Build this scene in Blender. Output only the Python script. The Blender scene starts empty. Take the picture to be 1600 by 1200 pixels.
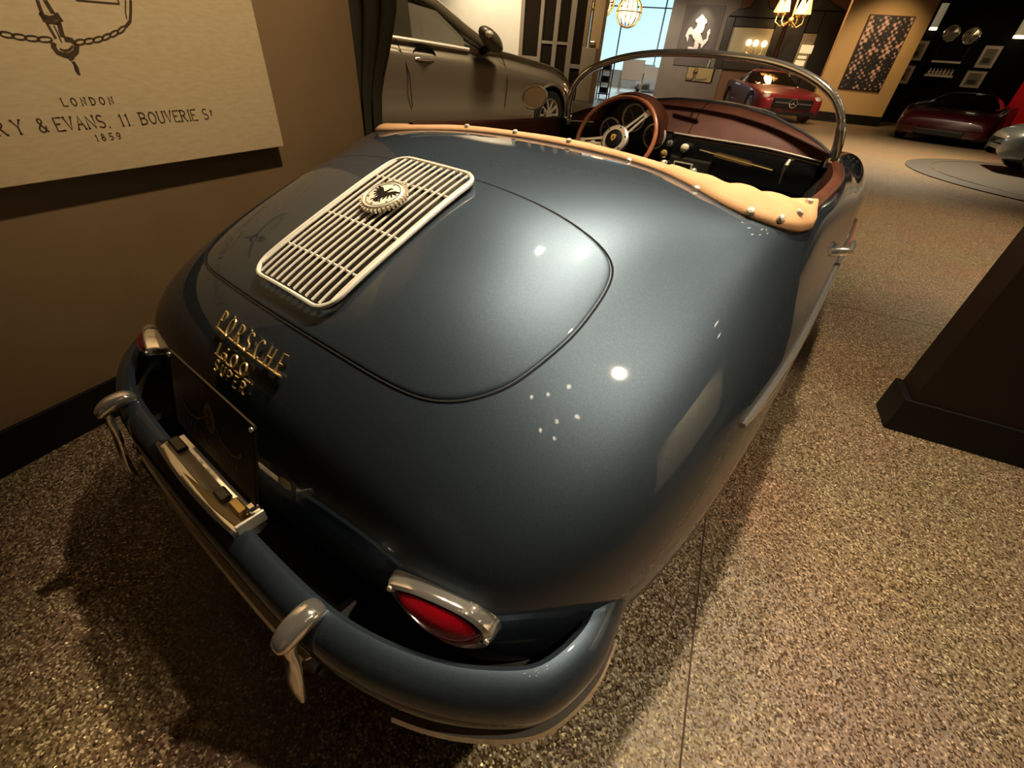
import bpy, math, random
import numpy as np
from mathutils import Vector, Matrix
from mathutils.bvhtree import BVHTree
random.seed(7); rng = np.random.default_rng(7)
S = bpy.context.scene; COL = S.collection
# ------------------------------------------------------------------ camera
CAM_F = 669.473; CAM_C = np.array([0.726, -1.062, 1.156])
def cam_axes(yaw, pitch, roll):
    f = np.array([math.sin(yaw)*math.cos(pitch), math.cos(yaw)*math.cos(pitch), -math.sin(pitch)])
    r0 = np.array([math.cos(yaw), -math.sin(yaw), 0]); u0 = np.cross(r0, f)
    return math.cos(roll)*r0+math.sin(roll)*u0, -math.sin(roll)*r0+math.cos(roll)*u0, f
CR, CU, CF = cam_axes(math.radians(-34.961), math.radians(37.377), math.radians(5.038))
cam = bpy.data.cameras.new('camera'); camo = bpy.data.objects.new('camera', cam); COL.objects.link(camo)
M = Matrix.Identity(4)
for k in range(3):
    M[k][0], M[k][1], M[k][2], M[k][3] = CR[k], CU[k], -CF[k], CAM_C[k]
camo.matrix_world = M
cam.sensor_fit = 'HORIZONTAL'; cam.sensor_width = 36; cam.lens = CAM_F*36/1600; cam.clip_start = .01; cam.clip_end = 200
S.camera = camo
# ------------------------------------------------------------------ world, exposure, lamps
W = bpy.data.worlds.new('world'); S.world = W; W.use_nodes = True
W.node_tree.nodes['Background'].inputs[0].default_value = (1.0, .80, .58, 1)
W.node_tree.nodes['Background'].inputs[1].default_value = .010
vs = S.view_settings; vs.view_transform = 'Standard'; vs.look = 'None'; vs.exposure = 0.0; vs.gamma = 1.0; vs.use_curve_mapping = False
WARM = (1.0, .81, .57)
def spot(name, loc, target, power, angle, blend=.5, radius=.05, color=WARM):
    l = bpy.data.lights.new(name, 'SPOT'); l.energy = power; l.spot_size = math.radians(angle); l.spot_blend = blend
    l.shadow_soft_size = radius; l.color = color
    o = bpy.data.objects.new(name, l); COL.objects.link(o); o.location = loc
    o.rotation_euler = (Vector(target)-Vector(loc)).to_track_quat('-Z', 'Y').to_euler(); return o
def area(name, loc, target, power, sx, sy, color=WARM):
    l = bpy.data.lights.new(name, 'AREA'); l.energy = power; l.shape = 'RECTANGLE'; l.size = sx; l.size_y = sy; l.color = color
    o = bpy.data.objects.new(name, l); COL.objects.link(o); o.location = loc
    o.rotation_euler = (Vector(target)-Vector(loc)).to_track_quat('-Z', 'Y').to_euler(); return o
def WLX(a, d, z):                                       # a point in front of the left wall
    u = np.array([-math.sin(math.radians(13.6)), math.cos(math.radians(13.6)), 0]); return np.array([-1.023, -1.303, z])+u*a+np.array([u[1], -u[0], 0])*d
spot('deck_downlight', (-.20, .28, 3.15), (.22, -.06, .6), 195, 49, .8, .05)
spot('cockpit_downlight', (.34, .60, 3.3), (1.15, .05, 0), 520, 80, .6, .06)
spot('fender_downlight', (1.95, .15, 3.4), (1.20, -.1, .3), 270, 50, .5, .045)
spot('wall_washer', tuple(WLX(1.0, 1.35, 3.3)), tuple(WLX(1.0, .02, 1.74)), 280, 62, .95, .05)
spot('aisle_downlight', (2.2, 4.8, 4.2), (1.7, 4.9, 0), 1300, 78, .8, .08)
spot('rear_wall_light', (1.5, -4.8, 4.2), (1.0, -6.9, 2.0), 30, 80, .9, .1)  # unseen lamp, added so the lit rear wall shows in reflections

# ------------------------------------------------------------------ rays and planes
def ray(px, py):
    d = CF*CAM_F+CR*(px-800)-CU*(py-600); return d/np.linalg.norm(d)
def on_z(px, py, z=0.0):
    d = ray(px, py); return CAM_C+(z-CAM_C[2])/d[2]*d
def on_y(px, py, y):
    d = ray(px, py); return CAM_C+(y-CAM_C[1])/d[1]*d
class Plane:                       # upright plane: u runs along it, n points towards the viewer
    def __init__(s, p0, u):
        s.p0 = np.array([p0[0], p0[1], 0.]); s.u = np.array([u[0], u[1], 0.]); s.u /= np.linalg.norm(s.u)
        s.n = np.array([s.u[1], -s.u[0], 0.])
        if (CAM_C-s.p0)@s.n < 0: s.n = -s.n
    def hit(s, px, py):
        d = ray(px, py); X = CAM_C+((s.p0-CAM_C)@s.n)/(d@s.n)*d; return float((X-s.p0)@s.u), float(X[2])
    def pt(s, a, z, d=0.0): return s.p0+s.u*a+s.n*d+np.array([0, 0, z])
# ------------------------------------------------------------------ mesh building
class MB:
    def __init__(s): s.v = []; s.f = []
    def add(s, V, F):
        b = len(s.v); s.v += [tuple(map(float, p)) for p in V]; s.f += [tuple(i+b for i in q) for q in F]; return s
    def grid(s, P, cu=False, cv=False, flip=False):
        P = np.asarray(P, float); nu, nv = P.shape[:2]; F = []
        for i in range(nu if cu else nu-1):
            for j in range(nv if cv else nv-1):
                q = (i*nv+j, ((i+1) % nu)*nv+j, ((i+1) % nu)*nv+(j+1) % nv, i*nv+(j+1) % nv)
                F.append(q[::-1] if flip else q)
        return s.add(P.reshape(-1, 3), F)
    def obox(s, c, ax, ay, az):                       # centre, three half axes
        c, ax, ay, az = map(np.asarray, (c, ax, ay, az))
        V = [c+i*ax+j*ay+k*az for i in (-1, 1) for j in (-1, 1) for k in (-1, 1)]
        return s.add(V, [(0, 1, 3, 2), (4, 6, 7, 5), (0, 4, 5, 1), (2, 3, 7, 6), (0, 2, 6, 4), (1, 5, 7, 3)])
    def box(s, x0, x1, y0, y1, z0, z1):
        return s.obox(((x0+x1)/2, (y0+y1)/2, (z0+z1)/2), ((x1-x0)/2, 0, 0), (0, (y1-y0)/2, 0), (0, 0, (z1-z0)/2))
    def pbox(s, pl, a0, a1, z0, z1, d0, d1):          # box on an upright plane
        c = pl.pt((a0+a1)/2, (z0+z1)/2, (d0+d1)/2)
        return s.obox(c, pl.u*(a1-a0)/2, pl.n*(d1-d0)/2, (0, 0, (z1-z0)/2))
    def tube(s, pts, r, n=8, closed=False, caps=True, flat=1.0, up=None):
        P = np.asarray(pts, float); m = len(P); r = np.broadcast_to(r, (m,))
        T = np.gradient(P, axis=0) if not closed else np.roll(P, -1, 0)-np.roll(P, 1, 0)
        T /= np.linalg.norm(T, axis=1)[:, None]+1e-12
        a = np.array(up if up is not None else ([0, 0, 1.] if abs(T[0][2]) < .9 else [1., 0, 0]), float); R = []
        for k in range(m):
            a = a-T[k]*(a@T[k]); a /= np.linalg.norm(a)+1e-12; b = np.cross(T[k], a)
            R.append([P[k]+r[k]*(math.cos(t)*b+flat*math.sin(t)*a) for t in np.linspace(0, 2*math.pi, n, endpoint=False)])
        s.grid(R, closed, True, flip=False)
        if caps and not closed:
            e = len(s.v)-m*n; s.f.append(tuple(e+i for i in range(n))[::-1]); s.f.append(tuple(e+(m-1)*n+i for i in range(n)))
        return s
    def lathe(s, prof, o, axis, n=24, cap=True):      # (radius, height) pairs round an axis
        o = np.asarray(o, float); w = np.asarray(axis, float); w = w/np.linalg.norm(w)
        a = np.cross(w, [0, 0, 1.] if abs(w[2]) < .9 else [1., 0, 0]); a /= np.linalg.norm(a); b = np.cross(w, a)
        R = [[o+w*h+r*(math.cos(t)*a+math.sin(t)*b) for r, h in prof] for t in np.linspace(0, 2*math.pi, n, endpoint=False)]
        s.grid(R, True, False)
        if cap:
            e = len(s.v)-n*len(prof); L = len(prof)
            if prof[0][0] > 1e-5: s.f.append(tuple(e+i*L for i in range(n)))
            if prof[-1][0] > 1e-5: s.f.append(tuple(e+i*L+L-1 for i in range(n))[::-1])
        return s
    def prism(s, poly, o, ux, uy, uz, t):             # polygon in the ux,uy frame pushed along uz by t
        o, ux, uy, uz = map(lambda q: np.asarray(q, float), (o, ux, uy, uz)); n = len(poly)
        V = [o+ux*x+uy*y for x, y in poly]+[o+ux*x+uy*y+uz*t for x, y in poly]
        F = [tuple(range(n))[::-1], tuple(range(n, 2*n))]+[(i, (i+1) % n, n+(i+1) % n, n+i) for i in range(n)]
        return s.add(V, F)
    def ball(s, c, r, nu=12, nv=8, sc=(1, 1, 1)):
        P = [[(c[0]+sc[0]*r*math.sin(v)*math.cos(u), c[1]+sc[1]*r*math.sin(v)*math.sin(u), c[2]+sc[2]*r*math.cos(v))
              for v in np.linspace(.02, math.pi-.02, nv)] for u in np.linspace(0, 2*math.pi, nu, endpoint=False)]
        return s.grid(P, True, False)
    def build(s, name, mat, parent=None, smooth=True, bevel=0.0, angle=40):
        me = bpy.data.meshes.new(name); V = np.array(s.v)
        if parent is None:
            org = np.array([(V[:, 0].min()+V[:, 0].max())/2, (V[:, 1].min()+V[:, 1].max())/2, V[:, 2].min()])
        else:
            org = np.array(ROOT[parent.name])
        me.from_pydata((V-org).tolist(), [], s.f); me.validate()
        import bmesh
        bm = bmesh.new(); bm.from_mesh(me); bmesh.ops.recalc_face_normals(bm, faces=bm.faces); bm.to_mesh(me); bm.free()
        o = bpy.data.objects.new(name, me); COL.objects.link(o)
        if mat: me.materials.append(mat)
        if smooth:
            for p in me.polygons: p.use_smooth = True
            try: me.set_sharp_from_angle(angle=math.radians(angle))
            except Exception: pass
        if bevel:
            b = o.modifiers.new('bevel', 'BEVEL'); b.width = bevel; b.segments = 2; b.limit_method = 'ANGLE'
        if parent is None: o.location = org
        else: o.parent = parent
        ROOT[o.name] = tuple(org); return o
ROOT = {}
def tag(o, label=None, cat=None, group=None, kind=None):
    for k, v in (('label', label), ('category', cat), ('group', group), ('kind', kind)):
        if v: o[k] = v
    return o
def thing(name, loc, label, cat, group=None):
    o = bpy.data.objects.new(name, None); COL.objects.link(o); o.location = tuple(map(float, loc)); o.empty_display_size = .1
    ROOT[o.name] = tuple(map(float, loc)); return tag(o, label, cat, group)
def struct(o): return tag(o, kind='structure')
def dup(src, parent, off=(0, 0, 0)):                  # a copy of a part sharing its mesh
    c = src.copy(); COL.objects.link(c); c.parent = parent; c.location = tuple(Vector(src.location)+Vector(off)); ROOT[c.name] = ROOT[src.name]; return c
# ------------------------------------------------------------------ materials
def mat(name, col, rough=.5, metal=0.0, spec=.5, coat=0.0, emit=None, estr=0.0, alpha=1.0, trans=0.0, ior=1.45):
    m = bpy.data.materials.new(name); m.use_nodes = True; b = m.node_tree.nodes['Principled BSDF']
    b.inputs['Base Color'].default_value = (*col, 1); b.inputs['Roughness'].default_value = rough; b.inputs['Metallic'].default_value = metal
    b.inputs['Specular IOR Level'].default_value = spec; b.inputs['Coat Weight'].default_value = coat; b.inputs['Coat Roughness'].default_value = .03; b.inputs['Coat IOR'].default_value = 1.55
    b.inputs['Transmission Weight'].default_value = trans; b.inputs['IOR'].default_value = ior; b.inputs['Alpha'].default_value = alpha
    if emit: b.inputs['Emission Color'].default_value = (*emit, 1); b.inputs['Emission Strength'].default_value = estr
    return m
def nodes(m): return m.node_tree.nodes, m.node_tree.links, m.node_tree.nodes['Principled BSDF']
def vary(m, c2, scale=8.0, detail=4, bump=0.0, bscale=None, stretch=(1, 1, 1), lo=.35, hi=.65, rough=None):
    N, L, b = nodes(m); tc = N.new('ShaderNodeTexCoord'); mp = N.new('ShaderNodeMapping'); mp.inputs['Scale'].default_value = stretch
    nz = N.new('ShaderNodeTexNoise'); nz.inputs['Scale'].default_value = scale; nz.inputs['Detail'].default_value = detail
    cr = N.new('ShaderNodeValToRGB'); cr.color_ramp.elements[0].position = lo; cr.color_ramp.elements[1].position = hi
    cr.color_ramp.elements[0].color = b.inputs['Base Color'].default_value; cr.color_ramp.elements[1].color = (*c2, 1)
    L.new(tc.outputs['Object'], mp.inputs[0]); L.new(mp.outputs[0], nz.inputs['Vector']); L.new(nz.outputs['Fac'], cr.inputs[0]); L.new(cr.outputs[0], b.inputs['Base Color'])
    if bump:
        n2 = N.new('ShaderNodeTexNoise'); n2.inputs['Scale'].default_value = bscale or scale*6; n2.inputs['Detail'].default_value = 3
        bp = N.new('ShaderNodeBump'); bp.inputs['Strength'].default_value = bump; bp.inputs['Distance'].default_value = .002
        L.new(mp.outputs[0], n2.inputs['Vector']); L.new(n2.outputs['Fac'], bp.inputs['Height']); L.new(bp.outputs[0], b.inputs['Normal'])
    return m
def paint(name, base, flake, rough=.42, metal=.55):
    m = mat(name, base, rough, metal, .5, 1.0); N, L, b = nodes(m)
    tc = N.new('ShaderNodeTexCoord'); vo = N.new('ShaderNodeTexVoronoi'); vo.inputs['Scale'].default_value = 900
    mx = N.new('ShaderNodeMix'); mx.data_type = 'RGBA'; mx.inputs[6].default_value = (*base, 1); mx.inputs[7].default_value = (*flake, 1)
    cr = N.new('ShaderNodeValToRGB'); cr.color_ramp.elements[0].position = .55; cr.color_ramp.elements[1].position = .95
    L.new(tc.outputs['Object'], vo.inputs['Vector']); L.new(vo.outputs['Color'], cr.inputs[0]); L.new(cr.outputs[0], mx.inputs[0]); L.new(mx.outputs[2], b.inputs['Base Color'])
    return m
def terrazzo():
    m = mat('sparkle_epoxy_floor', (.20, .125, .06), .42, 0, .5); N, L, b = nodes(m)
    tc = N.new('ShaderNodeTexCoord'); vo = N.new('ShaderNodeTexVoronoi'); vo.inputs['Scale'].default_value = 230
    sep = N.new('ShaderNodeSeparateColor'); L.new(tc.outputs['Object'], vo.inputs['Vector']); L.new(vo.outputs['Color'], sep.inputs[0])
    nz = N.new('ShaderNodeTexNoise'); nz.inputs['Scale'].default_value = 2.2; nz.inputs['Detail'].default_value = 5
    cr = N.new('ShaderNodeValToRGB'); e = cr.color_ramp.elements
    e[0].position = 0; e[0].color = (.085, .052, .026, 1); e[1].position = 1; e[1].color = (.62, .48, .30, 1)
    k = cr.color_ramp.elements.new(.45); k.color = (.19, .125, .066, 1); k = cr.color_ramp.elements.new(.8); k.color = (.28, .19, .105, 1)
    L.new(sep.outputs[0], cr.inputs[0])
    mx = N.new('ShaderNodeMix'); mx.data_type = 'RGBA'; mx.blend_type = 'MULTIPLY'; mx.inputs[0].default_value = .35
    L.new(tc.outputs['Object'], nz.inputs['Vector']); L.new(cr.outputs[0], mx.inputs[6]); L.new(nz.outputs['Color'], mx.inputs[7]); L.new(mx.outputs[2], b.inputs['Base Color'])
    # each fleck lies at its own tilt, so lamps glint from some and not from others
    geo = N.new('ShaderNodeNewGeometry'); sub = N.new('ShaderNodeVectorMath'); sub.operation = 'SUBTRACT'; sub.inputs[1].default_value = (.5, .5, .5)
    sc = N.new('ShaderNodeVectorMath'); sc.operation = 'SCALE'; sc.inputs['Scale'].default_value = .55
    ad = N.new('ShaderNodeVectorMath'); ad.operation = 'ADD'; nm = N.new('ShaderNodeVectorMath'); nm.operation = 'NORMALIZE'
    L.new(vo.outputs['Color'], sub.inputs[0]); L.new(sub.outputs[0], sc.inputs[0]); L.new(geo.outputs['Normal'], ad.inputs[0]); L.new(sc.outputs[0], ad.inputs[1])
    L.new(ad.outputs[0], nm.inputs[0]); L.new(nm.outputs[0], b.inputs['Normal'])
    mt = N.new('ShaderNodeMath'); mt.operation = 'GREATER_THAN'; mt.inputs[1].default_value = .72; L.new(sep.outputs[1], mt.inputs[0])
    m2 = N.new('ShaderNodeMath'); m2.operation = 'MULTIPLY'; m2.inputs[1].default_value = .8; L.new(mt.outputs[0], m2.inputs[0]); L.new(m2.outputs[0], b.inputs['Metallic'])
    b.inputs['Coat Weight'].default_value = .12; b.inputs['Coat Roughness'].default_value = .25
    return m
FLOOR = terrazzo()
WALLB = vary(mat('brown_wall_paint', (.20, .122, .052), .62), (.225, .14, .062), 3, 4, .15, 160)
BLACK = mat('black_paint', (.005, .004, .003), .5, 0, .25)
DARK = vary(mat('dark_brown_panel', (.016, .008, .004), .55, 0, .25), (.021, .010, .005), 2)
POSTER = vary(mat('aged_canvas', (.52, .38, .20), .8), (.57, .43, .235), 30, 6, .25, 420, (1, 1, 4))
INK = mat('sepia_ink', (.055, .03, .01), .9)
CAR = paint('slate_blue_metallic', (.057, .078, .104), (.078, .102, .130), .46, .84); CAR.node_tree.nodes['Principled BSDF'].inputs['Specular Tint'].default_value = (.22, .22, .22, 1); CAR.node_tree.nodes['Principled BSDF'].inputs['Coat Weight'].default_value = .8; CAR.node_tree.nodes['Principled BSDF'].inputs['Specular IOR Level'].default_value = .25
CHROME = mat('chrome', (.90, .85, .76), .10, .92)
NICKEL = mat('satin_nickel', (.86, .79, .64), .30, .62)
GOLD = mat('gold_plate', (.88, .62, .24), .24, .72)
GAP = mat('shut_gap', (.002, .002, .002), .9)
CARPET = mat('black_carpet', (.004, .0035, .003), .95)
TAN = vary(mat('tan_canvas', (.46, .255, .118), .8), (.52, .295, .14), 14, 4, .3, 300)
LEATHER = vary(mat('oxblood_leather', (.058, .016, .007), .52, 0, .3), (.085, .025, .011), 10, 5, .35, 180)
WOOD = vary(mat('mahogany_rim', (.36, .115, .05), .3, coat=.6), (.46, .16, .07), 30, 5)
DASHP = mat('dash_paint', (.011, .013, .015), .2, 0, .5, .6)
DIAL = mat('dial_face', (.012, .012, .009), .4)
RUBBER = mat('black_rubber', (.012, .011, .010), .6)
REDL = mat('red_lens', (.26, .002, .008), .06, 0, .6, 1.0, alpha=.50)
REDREF = mat('red_reflector', (.95, .05, .06), .3, .1)
GLASS = mat('clear_glass', (1, 1, 1), .0, 0, .5, trans=1.0, ior=1.01)
MIRROR = mat('mirror_glass', (.8, .78, .72), .02, 1.0)
ENAMEL = mat('cream_enamel', (.90, .82, .64), .25, 0, .5, .5)
GRILLE = mat('polished_grille', (.96, .91, .78), .32, .35)
# ------------------------------------------------------------------ stroke lettering
def arc(cx, cy, rx, ry, a0, a1, n=8):
    return [(cx+rx*math.cos(math.radians(a)), cy+ry*math.sin(math.radians(a))) for a in np.linspace(a0, a1, n)]
GL = {
 'A': [[(0, 0), (.3, 1), (.6, 0)], [(.12, .38), (.48, .38)]], 'B': [[(0, 0), (0, 1)], [(0, 1)]+arc(.22, .76, .28, .24, 90, -90)+[(0, .52)], [(0, .52)]+arc(.25, .26, .33, .26, 90, -90)+[(0, 0)]],
 'C': [arc(.32, .5, .32, .5, 45, 315, 12)], 'D': [[(0, 0), (0, 1)], [(0, 1)]+arc(.16, .5, .44, .5, 90, -90, 12)+[(0, 0)]], 'E': [[(.5, 0), (0, 0), (0, 1), (.5, 1)], [(0, .52), (.38, .52)]],
 'H': [[(0, 0), (0, 1)], [(.55, 0), (.55, 1)], [(0, .5), (.55, .5)]], 'I': [[(.1, 0), (.1, 1)]], 'L': [[(0, 1), (0, 0), (.5, 0)]], 'N': [[(0, 0), (0, 1), (.58, 0), (.58, 1)]],
 'O': [arc(.33, .5, .33, .5, 0, 360, 17)], 'P': [[(0, 0), (0, 1)], [(0, 1)]+arc(.22, .75, .3, .25, 90, -90)+[(0, .5)]], 'R': [[(0, 0), (0, 1)], [(0, 1)]+arc(.22, .76, .28, .24, 90, -90)+[(0, .52)], [(.22, .52), (.55, 0)]],
 'S': [arc(.27, .75, .25, .25, 30, 270, 9)+arc(.27, .25, .27, .25, 90, -150, 9)], 'T': [[(0, 1), (.6, 1)], [(.3, 1), (.3, 0)]], 't': [[(.1, .9), (.1, .3)], [(0, .75), (.25, .75)]],
 'U': [[(0, 1), (0, .3)]+arc(.27, .28, .27, .28, 180, 360)+[(.54, 1)]], 'V': [[(0, 1), (.28, 0), (.56, 1)]], 'Y': [[(0, 1), (.28, .5), (.56, 1)], [(.28, .5), (.28, 0)]],
 '1': [[(.05, .8), (.2, 1), (.2, 0)]], '5': [[(.5, 1), (.08, 1), (.05, .55)]+arc(.25, .3, .25, .3, 110, -140, 9)], '6': [[(.45, 1), (.1, .5)]+arc(.27, .27, .25, .27, 150, -210, 14)], '8': [arc(.27, .75, .2, .24, -90, 270, 12), arc(.27, .26, .26, .26, 90, 450, 14)],
 '9': [arc(.27, .7, .24, .28, 0, 360, 14), [(.51, .7), (.4, .15), (.1, 0)]], '0': [arc(.28, .5, .28, .5, 0, 360, 16)], '&': [[(.6, 0), (.12, .75)]+arc(.27, .82, .15, .18, 200, -20, 8)+[(.05, .32)]+arc(.25, .2, .22, .2, 160, 340, 8)+[(.58, .45)]],
 '.': [[(.03, 0), (.03, .05)]], ',': [[(.05, .06), (0, -.12)]], ' ': []}
def text_strokes(txt, h, gap=.28, serif=0.0, centre=True):
    out, x = [], 0.0
    for ch in txt:
        st = GL[ch]
        if not st: x += .5; continue
        w = max(p[0] for q in st for p in q)
        for q in st:
            out.append([(p[0]+x, p[1]) for p in q])
            if serif and ch not in '.,&OSC890':
                for e in (q[0], q[-1]):
                    if e[1] in (0, 1): out.append([(e[0]+x-serif, e[1]), (e[0]+x+serif, e[1])])
        x += w+gap
    off = (x-gap)/2 if centre else 0
    return [[((p[0]-off)*h, p[1]*h) for p in q] for q in out], (x-gap)*h
def ribbon(mb, pts, w, F, t=.0006):                   # a flat inked line; F maps (a, b, lift) to a point
    P = np.asarray(pts, float)
    if len(P) < 2: return
    T = np.gradient(P, axis=0); T /= np.linalg.norm(T, axis=1)[:, None]+1e-12; Nn = np.stack([-T[:, 1], T[:, 0]], 1)
    w = np.broadcast_to(w, (len(P),))[:, None]
    A, B = P+Nn*w/2, P-Nn*w/2
    mb.grid([[F(*a, 0), F(*a, t), F(*b, t), F(*b, 0)] for a, b in zip(A, B)])
GLASS = mat('thin_clear_glass', (.9, .95, .95), .0, 0, .5, alpha=.07)
# ------------------------------------------------------------------ room shell (room axes are turned 14 degrees to the car)
RA = math.radians(13.6); RF = np.array([-math.sin(RA), math.cos(RA), 0]); RR = np.array([math.cos(RA), math.sin(RA), 0])
struct(MB().box(-16, 9, -7, 34, -.12, 0).build('floor', FLOOR, smooth=False))
struct(MB().box(-16, 9, -7.1, -7, 0, 4.5).build('wall_rear', vary(mat('cream_rear_wall', (.48, .36, .20), .7), (.52, .40, .23), 2), smooth=False))
struct(MB().box(9, 9.1, -7, 34, 0, 4.5).build('wall_far_right', mat('brown_far_wall', (.16, .10, .05), .6), smooth=False))
struct(MB().box(-16, 9, -7, 34, 4.5, 4.6).build('ceiling', mat('ceiling_paint', (.05, .035, .02), .8), smooth=False))
def floor_strip(name, p, q, w):
    p, q = np.array([*p, 0.]), np.array([*q, 0.]); d = q-p; L = np.linalg.norm(d); d /= L; n = np.array([-d[1], d[0], 0])
    struct(MB().obox((p+q)/2+np.array([0, 0, .0006]), d*L/2, n*w/2, (0, 0, .0006)).build(name, mat('joint_filler', (.045, .028, .013), .8), smooth=False))
a0 = on_z(1095, 880); floor_strip('trim_1', (a0+RF*9)[:2], (a0-RF*3)[:2], .004)
b0 = on_z(1300, 475); floor_strip('trim_2', (b0-RR*.2)[:2], (b0+RR*.72)[:2], .005)
WL = Plane(on_z(0, 745), RF)                       # left wall, face at d = 0
WEND = WL.hit(556, 100)[0]
struct(MB().pbox(WL, -4.5, WEND, 0, 4.5, -.19, 0).build('wall_left', WALLB, smooth=False))
struct(MB().pbox(WL, -4.5, WEND-.001, 0, .140, 0, .014).build('baseboard_left', BLACK, smooth=False, bevel=.003))
# black wall end on the right, with its baseboard
wr0 = on_z(1380, 668); wr1 = on_z(1600, 735)
wd = (wr1-wr0)/np.linalg.norm(wr1-wr0); wd = (wd+RR)/np.linalg.norm(wd+RR); wn = np.array([-wd[1], wd[0], 0])
o = wr0+wd*.6+wn*.09
struct(MB().obox(o+np.array([0, 0, 2.25])+wd*.012, wd*.588, wn*.078, (0, 0, 2.25)).build('wall_right', DARK, smooth=False))
struct(MB().obox(o+np.array([0, 0, .0775]), wd*.6, wn*.09, (0, 0, .0775)).build('baseboard_right', BLACK, smooth=False, bevel=.004))
# ------------------------------------------------------------------ canvas poster
PB, PT = Plane(on_z(0, 745)+.046*RR, RF).hit(300, 250)[1], 2.25; WP = Plane(WL.pt(0, 0, .046), RF); PL, PR = .0, WP.hit(443, 225)[0]
po = thing('canvas_print', WL.pt((PL+PR)/2, PB, .03), 'large cream canvas print with sepia lantern drawing and LONDON lettering on the brown wall', 'canvas print')
MB().pbox(WL, PL, PR, PB, PT, .030, .046).build('canvas', POSTER, po, smooth=False, bevel=.002)
MB().pbox(WL, PL+.1, PR-.1, PB+.12, PT-.1, 0, .030).build('mounting_frame', BLACK, po, smooth=False)
def onposter(a, b, t): return WL.pt(a, b, .0462+t)
def poster_text(txt, c, z, h, gap, serif, w):
    w_all = text_strokes(txt, h, gap, serif)[1]; x = c-w_all/2
    for ch in txt:
        if ch == ' ': x += .5*h; continue
        st, wl = text_strokes(ch, h, gap, serif, False); mb = MB()
        for q in st: ribbon(mb, [(x+p[0], z+p[1]) for p in q], w, onposter)
        mb.build('letter', INK, po, smooth=False); x += wl+gap*h
def text_fit(txt, pl, pr, yb, z, h, serif, w):         # lettering set between two marks on the canvas
    s0, s1 = WP.hit(pl, yb)[0], WP.hit(pr, yb)[0]; n = max(1, len(txt)-1)
    w0 = text_strokes(txt, h, 0.0, serif)[1]; gap = max(.05, (s1-s0-w0)/n/h); poster_text(txt, (s0+s1)/2, z, h, gap, serif, w)
ZL, Z2, ZY = WP.hit(139, 164)[1], WP.hit(163, 199)[1], WP.hit(167, 219)[1]
text_fit('LONDON.', 97, 185, 160, ZL, .0175, .12, .0028)
for t_, a_, b_, y_ in (('BRADBURY', -215, 46, 220), ('&', 58, 76, 200), ('EVANS,', 87, 171, 196), ('11.', 186, 206, 188), ('BOUVERIE', 217, 306, 180), ('St', 315, 330, 172)):
    text_fit(t_, a_, b_, y_, Z2, .031, .10, .0034)
text_fit('1859', 148, 188, 213, ZY, .017, .08, .0025)
mb = MB()
def draw(pxs, w): ribbon(mb, [WP.hit(*p) for p in pxs], w, onposter)
for q, w in (([(58, 0), (62, 12), (66, 22)], .008), ([(70, 0), (76, 10), (83, 21)], .010), ([(61, 20), (68, 25), (78, 28), (88, 27)], .009), ([(66, 30), (76, 34), (95, 36)], .008), ([(86, 20), (90, 26), (96, 34)], .012), ([(62, 20), (68, 30)], .006),
             ([(73, 36), (80, 48), (87, 60)], .006), ([(92, 36), (95, 48), (98, 58)], .011), ([(84, 40), (90, 52), (96, 66)], .003), ([(83, 66), (84, 74), (90, 82), (100, 86), (112, 86), (119, 80), (120, 72), (112, 63), (100, 60)], .012), ([(93, 76), (100, 79), (108, 78), (114, 72)], .005), ([(104, 88), (110, 94), (115, 90)], .005), ([(114, 96), (120, 106), (123, 117)], .008), ([(116, 100), (119, 112)], .005),
             ([(118, 0), (150, 3), (186, 6)], .004), ([(186, 6), (184, 0)], .004), ([(204, 0), (204, 20), (203, 33), (196, 42)], .007), ([(196, 0), (196, 20), (198, 30)], .003)):
    draw(q, w)
rope = [(-20, 46), (0, 52), (20, 56), (40, 59), (60, 61), (80, 62)], [(118, 66), (132, 65), (146, 63), (160, 60), (172, 55), (184, 50), (195, 43)]
for line in rope:
    for p, q in zip(line[:-1], line[1:]):
        m_, d_ = np.add(p, q)/2, np.subtract(q, p)/2
        draw([m_+d_*math.cos(t)*1.15+np.array([0, 4.2])*math.sin(t) for t in np.linspace(0, 2*math.pi, 13)], .0035)
tag(mb.build('lantern_drawing', INK, po, smooth=False), 'sepia drawing of a hanging rope and iron bracket')
# ------------------------------------------------------------------ black drape behind the wall end
dr = MB(); pts = []
PD = Plane(WL.pt(WEND+.32, 0, -.10), RR)
def drape_row(z):
    wl = PD.hit(540, 0)[0]-.1
    right = np.interp(z, [.0, .77, .95, 1.15, 1.30, 3.6], [PD.hit(593, 203)[0]-.01, PD.hit(593, 203)[0], PD.hit(592, 150)[0], PD.hit(604, 60)[0], PD.hit(612, 0)[0], PD.hit(612, 0)[0]+.25])
    return [PD.pt(wl+(right-wl)*t, z, .018*math.sin(t*22+z*.8)) for t in np.linspace(0, 1, 40)]
G_ = [drape_row(z) for z in np.linspace(.0, 3.6, 40)]
dr.grid(G_); dr.grid([[np.array(p)-PD.n*.02 for p in r] for r in G_], flip=True)
tag(dr.build('black_drape', vary(mat('black_velvet', (.060, .047, .026), .6), (.072, .056, .031), 6)), 'tall dark drape hanging past the end of the brown wall beside the grey car', 'drape')
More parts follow.
